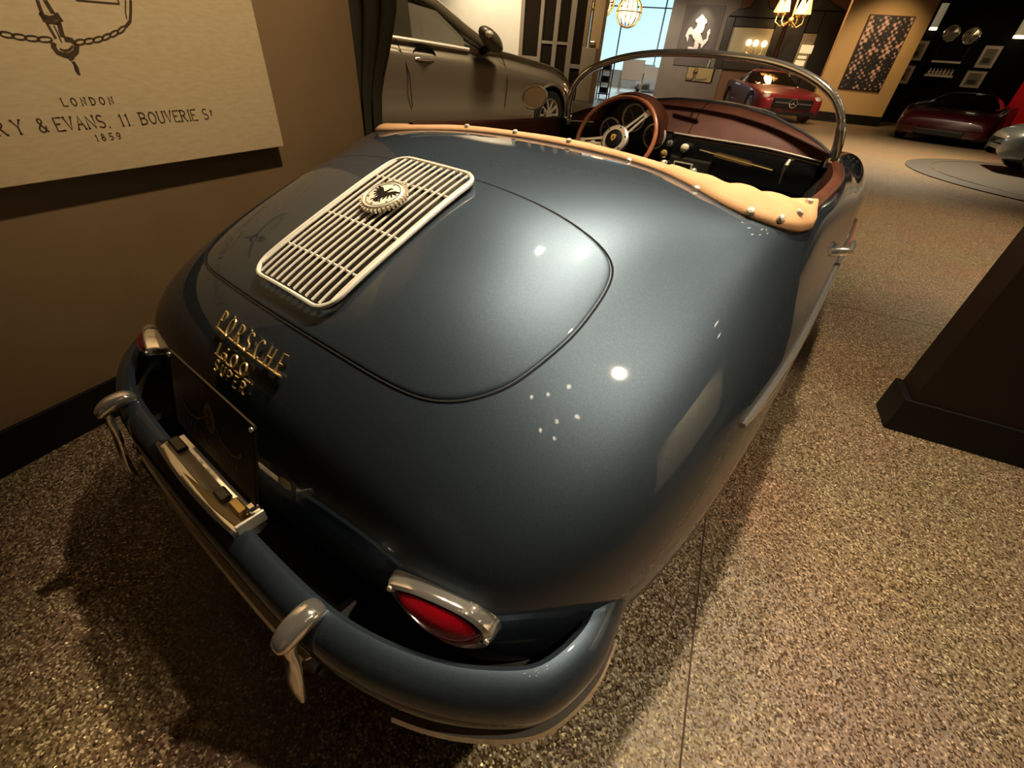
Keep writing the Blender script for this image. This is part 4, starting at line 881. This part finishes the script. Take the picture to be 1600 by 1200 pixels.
ck = N.new('ShaderNodeTexVoronoi'); ck.distance = 'MANHATTAN'; ck.inputs['Randomness'].default_value = .35; ck.inputs['Scale'].default_value = 1.9; nz = N.new('ShaderNodeTexNoise'); nz.inputs['Scale'].default_value = 2.0; nz.inputs['Detail'].default_value = 6
cr = N.new('ShaderNodeValToRGB'); e = cr.color_ramp.elements; e[0].position = .42; e[0].color = (.012, .010, .012, 1); e[1].position = .62; e[1].color = (.55, .33, .27, 1)
sb_ = N.new('ShaderNodeMath'); sb_.operation = 'MULTIPLY_ADD'; sb_.inputs[1].default_value = -.42
ad_ = N.new('ShaderNodeMath'); ad_.operation = 'ADD'; ad_.inputs[1].default_value = .20
L.new(tc.outputs['Object'], mp.inputs[0]); L.new(mp.outputs[0], ck.inputs['Vector']); L.new(tc.outputs['Object'], nz.inputs['Vector']); L.new(ck.outputs['Distance'], sb_.inputs[0]); L.new(nz.outputs['Fac'], ad_.inputs[0]); L.new(ad_.outputs[0], sb_.inputs[2]); L.new(sb_.outputs[0], cr.inputs[0]); L.new(cr.outputs[0], b.inputs['Base Color'])
ar = thing('woven_pattern_print', OW.pt((a0+a1)/2, z0), 'tall dark print of a woven diamond pattern with pink edges on the ochre wall', 'wall print')
MB().pbox(OW, a0, a1, z0, z1, .02, .06).build('print', am, ar, smooth=False)
MB().pbox(OW, a0-.03, a1+.03, z0-.03, z1+.03, .0, .045).build('backing_frame', mat('maroon_edge', (.05, .012, .01), .5), ar, smooth=False)
spot('ochre_light', tuple(OW.pt(oL*.5, 4.3, 2.2)), tuple(OW.pt(oL*.5, 1.4, 0)), 420, 75, .9, .1, (1, .72, .36))
# black gallery wall
BWp = Plane(on_z(1370, 198)+np.array([0, 4.2, 0]), (1, -.05))
struct(MB().pbox(BWp, -1.3, 8.7, 0, 4.5, -.2, 0).build('wall_gallery_black', BLACKW, smooth=False))
MATB = mat('cream_mount', (.44, .36, .28), .7); PHOTO = vary(mat('sepia_photo', (.10, .075, .045), .6), (.22, .17, .10), 3)
def framed(label, tl, br_):
    (x0, y1), (x1, y0) = BWp.hit(*tl), BWp.hit(*br_)
    t = thing('framed_photograph', BWp.pt((x0+x1)/2, y0), label, 'picture')
    MB().pbox(BWp, x0, x1, y0, y1, 0, .04).build('mount', MATB, t, smooth=False)
    w, h = (x1-x0)*.16, (y1-y0)*.14
    MB().pbox(BWp, x0+w, x1-w, y0+h, y1-h, .04, .045).build('photo', PHOTO, t, smooth=False)
    MB().pbox(BWp, x0+w*1.6, x1-w*1.9, y0+h*1.6, y0+(y1-y0)*.45, .045, .048).build('photo_subject', mat('photo_dark', (.03, .022, .014), .6), t, smooth=False)
    for q in ((x0-.02, x0, y0, y1), (x1, x1+.02, y0, y1), (x0-.02, x1+.02, y1, y1+.02), (x0-.02, x1+.02, y0-.02, y0)): MB().pbox(BWp, *q, 0, .05).build('frame', BLACK, t, smooth=False)
framed('upper cream mounted photograph at the right of the black gallery wall', (1541, 71), (1548, 107))
framed('lower cream mounted photograph at the right of the black gallery wall', (1513, 110), (1528, 138))
framed('upper narrow photograph beside the ochre wall edge', (1424, 63), (1438, 95))
framed('lower narrow photograph beside the ochre wall edge', (1402, 101), (1417, 131))
LIT = mat('lit_glass', (1, .9, .6), .4, emit=(1, .86, .50), estr=2.5); LITS = mat('lit_sleeve', (.5, .46, .32), .4, emit=(.8, .70, .42), estr=.16)
def sconce(px, py, label, w=.24, h=.75):
    a, z = BWp.hit(px, py); t = thing('tube_sconce', BWp.pt(a, z, .12), label, 'wall lamp')
    MB().lathe([(w*.5, 0), (w*.5, h)], BWp.pt(a, z, .16), (0, 0, 1), 16, False).build('sleeve', LITS, t)
    MB().lathe([(w*.52, -.03), (w*.52, .05)], BWp.pt(a, z, .16), (0, 0, 1), 16).build('lit_rim', LIT, t)
    MB().pbox(BWp, a-.05, a+.05, z+.2, z+.4, 0, .06).build('mounting', BLACK, t, smooth=False)
sconce(1458, 46, 'glowing tube sconce just right of the ochre wall'); sconce(1592, 59, 'glowing tube sconce at the right edge above the red panel', .34)
for px, py, lb in ((1487, 52, 'left'), (1518, 56, 'right')):
    a, z = BWp.hit(px, py); t = thing('chrome_medallion', BWp.pt(a, z-.3, .05), 'round chrome medallion on the black wall, %s of the pair' % lb, 'medallion', 'chrome medallions')
    c = BWp.pt(a, z, .03)
    MB().lathe([(.25, 0), (.26, .04), (.24, .06), (.21, .03)], c, BWp.n, 28, False).build('rim', CHROME, t)
    MB().lathe([(.21, .02), (.14, .03), (.06, .06), (0, .06)], c, BWp.n, 28, False).build('face', mat('medallion_face', (.30, .27, .20), .3, .8), t)
    for k in range(5):
        q = 2*math.pi*k/5; d = BWp.u*math.cos(q)+np.array([0, 0, math.sin(q)]); MB().tube([c+d*.05+BWp.n*.06, c+d*.21+BWp.n*.04], .02, 6).build('spoke', CHROME, t)
s0_, s1_ = BWp.hit(1456, 96), BWp.hit(1500, 100); s2_ = BWp.hit(1440, 117)
sh = thing('glass_wall_shelf', BWp.pt((s0_[0]+s1_[0])/2, s2_[1], .1), 'chrome edged display shelf with small bottles on the black wall', 'shelf')
for z in (s0_[1], s2_[1]): MB().pbox(BWp, s0_[0], s1_[0], z-.03, z+.03, .0, .32).build('shelf_board', NICKEL, sh, smooth=False)
for a in (s0_[0], s1_[0]): MB().pbox(BWp, a-.02, a+.02, s2_[1]-.2, s0_[1]+.5, .0, .05).build('upright', BLACK, sh, smooth=False)
for k in range(7):
    a = s0_[0]+.1+(s1_[0]-s0_[0]-.2)*k/6
    bt = MB().lathe([(.045, 0), (.045, .12), (.018, .16), (.018, .21), (0, .21)], BWp.pt(a, s2_[1]+.03, .18), (0, 0, 1), 10).build('display_bottle', mat('bottle_glass', (.5, .42, .30), .1, .3), None)
    tag(bt, 'small pale bottle, %s from the left on the lower display shelf of the black wall' % ('first second third fourth fifth sixth last'.split()[k]), 'bottle', 'bottles on the display shelf')
spot('gallery_light', tuple(BWp.pt(2.2, 4.3, 3)), tuple(BWp.pt(1.9, 1.6, 0)), 95, 70, .9, .1, (1, .8, .5))
rp = on_z(1543, 214); RPl = Plane(rp, (1, -.35))
rpp = MB().pbox(RPl, 0, 3.0, 0, 3.2, -.1, 0).build('display_board', mat('red_gloss_panel', (.38, .006, .010), .3), smooth=False)
tag(rpp, 'glossy red display panel at the right edge behind the silver car', 'display board')
# ---------------- parked cars
def rimwheel(parent, c, ax, r, rimm, n=10, w=.11):
    ax = np.asarray(ax, float); fw = np.cross([0, 0, 1.], ax)
    t = MB().lathe([(r*.66, w), (r*.92, w*1.05), (r, w*.75), (r, -w), (r*.6, -w)], c, ax, 36, False).build('tyre', RUBBER, parent)
    m_ = MB().lathe([(r*.68, w*.98), (r*.64, w*1.02), (r*.60, w*.7), (r*.60, -w*.5)], c, ax, 36, False)
    for k in range(n):
        q = 2*math.pi*k/n; d = fw*math.cos(q)+np.array([0, 0, math.sin(q)]); e = -fw*math.sin(q)+np.array([0, 0, math.cos(q)])
        m_.obox(np.asarray(c)+d*r*.38+ax*w*.85, d*r*.27, e*r*.045, ax*.012)
    m_.lathe([(r*.13, w*.6), (r*.13, w*.95), (0, w*.98)], c, ax, 16, False); m_.build('rim', rimm, t)
def bgcar(name, label, o, fwdv, pm, st, gh, wheels, W, glass, rimm, sc=1.0):
    st = [tuple(q*sc for q in r_) for r_ in st]; gh = [tuple(q*sc for q in r_) for r_ in gh]; wheels = [(a_*sc, b_*sc) for a_, b_ in wheels]; W = W*sc
    o = np.array([o[0], o[1], 0.]); f = np.array([fwdv[0], fwdv[1], 0.]); f /= np.linalg.norm(f); v = np.array([f[1], -f[0], 0]); Z = np.array([0, 0, 1.])
    t = thing(name, o-f*2.2, label, 'car')
    def P(u, s, z): return o-f*u+v*s+Z*z
    ss = cspline(np.array(st), 90, False); g = []; 
    for u, w, zl, zs, zt in ss:
        half = [(.80*w, zl), (.95*w, zl+.06), (w, zl+.18), (w, zl+.62*(zs-zl)), (.985*w, zs-.05), (.94*w, zs), (.80*w, zt-.01), (.45*w, zt+.02), (0, zt+.03)]
        half = [tuple(q) for q in cspline(np.array(half), 33, False)]
        g.append([P(u, a, z) for a, z in half]+[P(u, -a, z) for a, z in half[-2::-1]])
    g = np.array(g); m_ = MB().grid(g); nv = g.shape[1]; n0 = len(m_.v)
    V = np.array(m_.v); keep = []
    for q in m_.f:
        c = V[list(q)].mean(0)-o; u = -c@f
        if any(math.hypot(u-wu, c[2]-r) < r*1.13 and abs(c@v) > W*.60 for wu, r in wheels): continue
        keep.append(q)
    m_.f = keep+[tuple(range(nv)), tuple((len(g)-1)*nv+k for k in range(nv))[::-1]]
    B = m_.build('body', pm, t)
    if gh:
        gs = cspline(np.array(gh), 50, False); gg = []
        for u, wb, zb_, wt, zt in gs: gg.append([P(u, wb, zb_), P(u, (wb+wt)/2+.02, (zb_+zt)/2), P(u, wt+.02, zt-.06), P(u, wt*.8, zt), P(u, 0, zt+.02), P(u, -wt*.8, zt), P(u, -wt-.02, zt-.06), P(u, -(wb+wt)/2-.02, (zb_+zt)/2), P(u, -wb, zb_)])
        gg = np.array(gg); MB().grid(gg).build('windows', glass, t)
        k0, k1 = int(50*.36), int(50*.80); MB().grid(gg[k0:k1, 2:7]+np.array([0, 0, .008])).build('roof', pm, t)
    for wu, r in wheels:
        for s in (1, -1):
            rimwheel(t, P(wu, s*(W-.13), r), v*s, r, rimm)
            MB().grid([[P(wu+r*1.12*math.cos(q), s*(W-k), r+r*1.12*math.sin(q)) for k in (.005, .3)] for q in np.linspace(-.3, math.pi+.3, 24)]).build('wheel_arch', BLACK, t)
    MB().obox(P(2.2, 0, .35), f*2.0, v*W*.72, Z*.12).build('chassis', BLACK, t, smooth=False)
    return t, P, f, v, Z
RED1 = paint('red_metallic', (.15, .007, .013), (.19, .009, .016), .45, .1); RED1.node_tree.nodes['Principled BSDF'].inputs['Coat Weight'].default_value = .22; RED1.node_tree.nodes['Principled BSDF'].inputs['Specular IOR Level'].default_value = .2; RED2 = paint('dark_red_paint', (.032, .0012, .002), (.04, .002, .003), .35, .1); RED2.node_tree.nodes['Principled BSDF'].inputs['Coat Weight'].default_value = .35
DGL = mat('car_glass_dark', (.012, .008, .005), .05, 0, .6); ALLOY = mat('alloy_rim', (.42, .42, .40), .3, .9)
fo = on_z(1226, 192); az = math.radians(30)
t, P, f, v, Z = bgcar('red_coupe', 'bright red low coupe with long hood and star grille seen beyond the windscreen', fo, (math.sin(az), -math.cos(az)), RED1,
   [(0, .74, .22, .52, .56), (.18, .90, .17, .64, .68), (.8, .97, .16, .76, .80), (1.7, .955, .16, .84, .87), (2.6, .95, .17, .88, .90), (3.6, .985, .18, .92, .94), (4.3, .93, .22, .88, .92), (4.62, .78, .34, .74, .78)],
   [(1.75, .70, .86, .60, .88), (2.35, .76, .88, .55, 1.14), (2.8, .78, .89, .56, 1.25), (3.3, .76, .90, .54, 1.22), (4.05, .66, .90, .50, .96)], [(.95, .34), (3.55, .35)], .97, DGL, ALLOY, 1.1)
MB().obox(P(.0, 0, .54), v*.62, f*.08, Z*.14).build('grille', BLACK, t, smooth=False, bevel=.03)
for s in (-1, 1): MB().obox(P(-.085, s*.34, .55), v*.23, f*.012, Z*.018).build('grille_bar', CHROME, t, smooth=False)
stc = P(-.10, 0, .55); R_ = .12
stm = MB().tube([stc+v*R_*math.cos(q)+Z*R_*math.sin(q) for q in np.linspace(0, 2*math.pi, 28, endpoint=False)], .012, 6, True)
for q in (90, 210, 330): d = v*math.cos(math.radians(q))+Z*math.sin(math.radians(q)); stm.tube([stc, stc+d*R_], [.018, .006], 6)
tag(stm.build('star_emblem', CHROME, t), 'chrome star in a ring')
for s in (-1, 1):
    MB().ball(P(.22, s*.80, .66), .14, 14, 10, (1, 1.2, .8)).build('headlamp', mat('headlamp_glass', (.55, .50, .45), .08, .3), t)
    MB().obox(P(.03, s*.62, .30), v*.17, f*.06, Z*.06).build('air_intake', BLACK, t, smooth=False, bevel=.02)
MB().obox(P(-.01, 0, .27), v*.42, f*.06, Z*.05).build('lower_intake', BLACK, t, smooth=False, bevel=.02)
# dark red sports car by the gallery wall
q0, q1 = on_z(1420, 214), on_z(1550, 238); mid = on_z(1458, 226); dd = (q1-q0)/np.linalg.norm(q1-q0); az2 = math.radians(-10)
t, P, f, v, Z = bgcar('dark_red_sports_car', 'very dark red low sports car parked nose out before the black gallery wall', mid+np.array([-.05, .1, 0]), (math.sin(az2), -math.cos(az2)), RED2,
   [(0, .86, .20, .46, .52), (.2, 1.0, .15, .60, .66), (.8, 1.06, .14, .78, .74), (1.5, 1.03, .14, .86, .80), (2.4, 1.0, .15, .90, .86), (3.3, 1.06, .18, .92, .92), (4.1, 1.02, .22, .88, .90), (4.4, .9, .3, .8, .82)],
   [(1.25, .76, .80, .64, .83), (1.9, .82, .86, .60, 1.06), (2.4, .80, .88, .58, 1.14), (2.9, .76, .9, .54, 1.11), (3.8, .6, .90, .45, .95)], [(.95, .33), (3.5, .34)], 1.05, DGL, ALLOY, 1.06)
for s in (-1, 1): MB().obox(P(.30, s*.74, .62), v*.15, f*.10+Z*(-.03), Z*.03).build('headlamp', mat('lamp_cover', (.30, .24, .18), .08, .4), t, smooth=False, bevel=.02)
MB().obox(P(-.02, 0, .28), v*.55, f*.05, Z*.07).build('air_intake', BLACK, t, smooth=False, bevel=.02)
# turntable and the silver car on it
tcx = np.array([4.15, 11.25, 0.])
TT_ = thing('turntable', tcx, 'low round grey display turntable under the silver car', 'turntable')
MB().lathe([(3.0, 0), (3.0, .015), (2.97, .022), (2.62, .022), (2.60, .028), (0, .028)], tcx, (0, 0, 1), 96).build('platform', mat('turntable_grey', (.055, .047, .034), .5), TT_, angle=20)
MB().tube([tcx+np.array([2.61*math.cos(q), 2.61*math.sin(q), .026]) for q in np.linspace(0, 2*math.pi, 96, endpoint=False)], .010, 5, True).build('turntable_ring', mat('ring_metal', (.22, .19, .14), .4, .8), TT_)
SILV = paint('silver_green_paint', (.085, .093, .085), (.12, .13, .12), .3, .6)
so_ = on_z(1533, 272)+np.array([.0, .85, 0])
t, P, f, v, Z = bgcar('silver_classic_car', 'silver green classic car with rounded fender on the grey turntable', so_, (-1, -.12), SILV,
   [(0, .40, .36, .50, .54), (.10, .66, .24, .60, .66), (.5, .80, .20, .74, .80), (1.2, .82, .20, .80, .86), (2.2, .82, .20, .84, .88), (3.2, .80, .20, .82, .86), (3.9, .6, .3, .66, .70)],
   [(1.4, .6, .84, .5, .88), (1.8, .66, .86, .5, 1.16), (2.3, .66, .86, .5, 1.24), (2.9, .6, .85, .45, 1.1), (3.4, .5, .82, .35, .86)], [(.72, .33), (2.9, .33)], .82, DGL, mat('dark_rim', (.05, .045, .04), .3, .8))
for q in t.children: q.location.z += .0
t.location.z += .030
# grey crossover on the left, side on
hd = math.radians(8); GD = np.array([math.sin(hd), math.cos(hd), 0]); GP = Plane(np.array([-4.2, 6.35, 0]), GD)
GREYP = paint('grey_beige_metallic', (.21, .175, .125), (.26, .22, .16), .4, .4)
t = thing('grey_crossover', GP.pt(-1.4, 0, -.95), 'grey beige crossover parked side on to the left beyond the roadster', 'car')
zb_, tp = [], []
GS = [(-4.6, .98, 1.20, .95), (-3.9, 1.0, 1.255, .95), (-3.0, 1.0, 1.235, .95), (-1.77, 1.0, 1.185, .95), (-1.15, 1.0, 1.165, .93), (-.5, .99, 1.095, .92), (.1, .97, 1.02, .90), (.5, .92, .90, .84), (.78, .82, .74, .74), (.92, .70, .55, .6)]
gg = []
for s, k, z, w in cspline(np.array(GS), 110, False):
    half = [(-.10+(k-1), .20), (-.03+(k-1)*1.0, .26), (.0+(k-1), .42), (-.03+(k-1), .66), (.014+(k-1), z-.20), (-.030+(k-1), z-.10), (-.045+(k-1), z-.01), (-.12+(k-1), z+.012+(.03 if s > -1.2 else 0)), (-.95, z+.02+(.06 if s > -1.2 else 0))]
    half = cspline(np.array(half), 34, False)
    gg.append([GP.pt(s, zz, d) for d, zz in half]+[GP.pt(s, zz, -1.9-d) for d, zz in half[-2::-1]])
gg = np.array(gg); m_ = MB().grid(gg); V = np.array(m_.v); keep = []
for q in m_.f:
    c = V[list(q)].mean(0)-GP.p0; s, d = c@GP.u, c@GP.n
    if any(math.hypot(s-w0, c[2]-.37) < .425 and (d > -.45 or d < -1.45) for w0 in (.06, -2.95-.9)): continue
    if -4.3 < s < -1.45 and -1.75 < d < -.15 and c[2] > 1.1: continue
    keep.append(q)
nv = gg.shape[1]; m_.f = keep+[tuple(range(nv)), tuple((len(gg)-1)*nv+k for k in range(nv))[::-1]]
tag(m_.build('body', GREYP, t), 'grey beige bodywork')
for w0 in (.06, -3.85):
    for d, s in ((-.13, 1), (-1.77, -1)): rimwheel(t, GP.pt(w0, .365, d), GP.n*s, .365, mat('silver_rim', (.60, .55, .45), .35, .7), 10)
    MB().tube([GP.pt(w0+.435*math.cos(q), .37+.435*math.sin(q), -.012) for q in np.linspace(-.2, math.pi+.2, 30)], .022, 8).build('arch_lip', GREYP, t)
    MB().grid([[GP.pt(w0+.43*math.cos(q), .37+.43*math.sin(q), d) for d in (-.01, -.45)] for q in np.linspace(-.3, math.pi+.3, 26)]).build('wheel_arch', BLACK, t)
    MB().pbox(GP, w0-.42, w0+.42, .22, .80, -.48, -.44).build('arch_liner', BLACK, t, smooth=False)
MB().pbox(GP, -4.4, .6, .2, .5, -1.6, -.5).build('chassis', BLACK, t, smooth=False)
def gprism(name, px, m, d, th, bev=0): return MB().prism([GP.hit(*p) for p in px], GP.p0+GP.n*d, GP.u, (0, 0, 1), GP.n, th).build(name, m, t, smooth=False, bevel=bev)
def gpoly(name, pts, m, d, th): return MB().prism(pts, GP.p0+GP.n*d, GP.u, (0, 0, 1), GP.n, th).build(name, m, t, smooth=False)
BELT = [(-3.3, 1.250), (-2.4, 1.215), (-1.77, 1.185)]
MB().tube([GP.pt(a, z-.006, -.035) for a, z in BELT], .021, 8).build('belt_moulding', GRILLE, t)
TINT = mat('tinted_side_glass', (.22, .20, .15), .05, 0, .5, alpha=.5)
gpoly('side_window', [(-2.70, 1.24), (-2.2, 1.205), (-1.80, 1.185), (-1.84, 1.30), (-2.28, 1.545), (-2.70, 1.585)], TINT, -.085, .006)
gpoly('rear_side_window', [(-3.6, 1.26), (-2.95, 1.24), (-2.95, 1.62), (-3.6, 1.62)], mat('dark_side_glass', (.03, .024, .015), .05), -.085, .006)
gpoly('b_pillar', [(-2.97, 1.235), (-2.68, 1.225), (-2.72, 1.66), (-3.0, 1.66)], mat('pillar_trim', (.045, .036, .022), .35), -.095, .03)
APIL = mat('pillar_brown', (.055, .044, .026), .35)
MB().tube([GP.pt(-1.25, 1.17, -.12), GP.pt(-1.75, 1.36, -.16), GP.pt(-2.25, 1.60, -.20), GP.pt(-2.6, 1.70, -.24), GP.pt(-3.6, 1.745, -.28), GP.pt(-4.4, 1.68, -.30)], [.06, .085, .085, .07, .06, .06], 10).build('roof_rail', APIL, t)
MB().tube([GP.pt(-1.25, 1.24, -.10), GP.pt(-1.75, 1.445, -.13), GP.pt(-2.25, 1.68, -.17), GP.pt(-2.6, 1.775, -.20)], .014, 6).build('pillar_trim_strip', NICKEL, t)
MB().tube([GP.pt(-1.25, 1.17, -1.78), GP.pt(-2.25, 1.60, -1.70), GP.pt(-2.6, 1.70, -1.66), GP.pt(-4.4, 1.68, -1.6)], .06, 8).build('far_roof_rail', APIL, t)
MB().grid([[GP.pt(a, z+.03*math.sin(math.pi*k), -.26-1.38*k) for k in np.linspace(0, 1, 8)] for a, z in ((-2.5, 1.70), (-2.8, 1.75), (-3.6, 1.78), (-4.4, 1.70))]).build('roof', GREYP, t)
MB().grid([[GP.pt(a, z, -.18-1.54*k) for k in np.linspace(0, 1, 6)] for a, z in ((-1.2, 1.17), (-1.8, 1.42), (-2.5, 1.70))]).build('windscreen', mat('screen_glass', (.05, .045, .03), .04, alpha=.8), t)
for a in (-2.15, -3.3):
    MB().obox(GP.pt(a-.25, 1.25, -.55), GP.u*.10, GP.n*.22, (0, 0, .24)).build('seat_back', mat('car_seat', (.035, .028, .018), .6), t, smooth=False, bevel=.05)
gpoly('door_lower', [(-2.7, 1.18), (-1.8, 1.15), (-1.8, 1.185), (-2.7, 1.235)], BLACK, -.12, .01)
mcx = GP.pt(*GP.hit(757, 62), .14)
MBm = MB(); uu = [(math.sin(b_)*math.cos(a_), math.sin(b_)*math.sin(a_), math.cos(b_)) for a_ in np.linspace(0, 2*math.pi, 18, endpoint=False) for b_ in np.linspace(.02, math.pi-.02, 10)]
MBm.grid(np.array([mcx+GP.u*(.21*x+.05*-z)+GP.n*.12*y+np.array([0, 0, .135*z-.06*x]) for x, y, z in uu]).reshape(18, 10, 3), True, False)
WMm = MBm.build('door_mirror', APIL, t); MB().tube([mcx-np.array([0, 0, .06])+GP.u*.02, GP.pt(GP.hit(757, 84)[0]-.02, 1.17, -.05)], .05, 8).build('mirror_foot', BLACK, WMm)
MB().ball(mcx-GP.u*.12+GP.n*.09+np.array([0, 0, .06]), .06, 10, 8, (1, 1, .7)).build('mirror_indicator', mat('indicator_glass', (.55, .48, .36), .15, .3), WMm)
hx, hz = GP.hit(663, 88); hc = GP.pt(hx, hz, -.004)
HD = MB().lathe([(.0, -.012), (.09, -.010), (.105, .006), (.115, .008)], hc, GP.n, 28, False); HD.v = [tuple(np.array(p)+GP.u*((np.array(p)-hc)@GP.u)*.62) for p in HD.v]
HD = HD.build('handle_cup', BLACK, t); MB().tube([hc-GP.u*.15+GP.n*.012-np.array([0, 0, .03]), hc+GP.n*.03-np.array([0, 0, .03]), hc+GP.u*.15+GP.n*.012-np.array([0, 0, .03])], [.014, .022, .014], 10).build('handle_lever', CHROME, HD)
MB().tube([GP.pt(*GP.hit(*p), .006) for p in ((617, 60), (624, 76), (633, 96))]+[GP.pt(-2.80, .85, .006), GP.pt(-2.78, .5, .0)], .006, 5).build('door_gap', GAP, t)
MB().tube([GP.pt(*GP.hit(*p), .004) for p in ((781, 84), (786, 95), (792, 111))]+[GP.pt(-1.02, .8, .002), GP.pt(-1.05, .5, 0)], .006, 5).build('door_gap', GAP, t)
MB().tube([GP.pt(a, z, -.085) for a, z in ((-1.15, 1.17), (-.5, 1.10), (.1, 1.025), (.42, .94))], .006, 5).build('hood_gap', GAP, t)
spot('crossover_light', (-3.1, 4.6, 4.3), (-4.5, 4.6, .9), 860, 110, .9, .45, (1, .80, .52))
spot('white_wall_light', tuple(BG.pt(S_(770), 4.3, 2.2)), tuple(BG.pt(S_(770), 1.8, 0)), 700, 100, .9, .12, (1, .84, .60))
spot('door_light', tuple(BG.pt(S_(890), 4.3, 2.5)), tuple(BG.pt(S_(890), 1.6, 0)), 300, 80, .9, .12, (1, .8, .55))
spot('coupe_light', (-1.6, 15.2, 4.3), (-3.2, 19.0, .4), 1100, 80, .9, .12, (1, .75, .45))
spot('taupe_light', tuple(TW.pt((ta+tb)/2, 4.3, 4)), tuple(TW.pt((ta+tb)/2, 1, 0)), 900, 80, .9, .1, (1, .85, .65))
spot('aisle_far_light', (1.0, 12.0, 4.3), (.6, 12.5, 0), 3000, 120, .9, .12)
spot('board_light', tuple(RPl.pt(1.2, 4.3, 2.0)), tuple(RPl.pt(.8, 1.0, 0)), 330, 60, .9, .1)  # spot added to brighten the red board
spot('turntable_light', (2.2, 9.0, 4.3), (3.0, 11.4, .4), 260, 80, .9, .12, (1, .8, .55))
# a tall pale canvas on easel feet out of frame to the right; the rear fender mirrors it
cv = thing('standing_canvas', (5.0, 1.7, 0), 'tall pale standing canvas to the right of the roadster, mirrored in its rear fender', 'canvas')
MB().box(4.98, 5.02, .5, 2.9, .62, 3.0).build('canvas', mat('pale_canvas', (.70, .60, .44), .8), cv, smooth=False, bevel=.004)
for y in (.7, 2.7): MB().box(4.80, 5.20, y-.03, y+.03, 0, .05).build('foot', BLACK, cv, smooth=False); MB().box(5.02, 5.06, y-.03, y+.03, .03, 2.6).build('post', BLACK, cv, smooth=False)
spot('canvas_light', (3.6, 1.7, 4.2), (5.0, 1.7, 1.7), 620, 70, .8, .08)
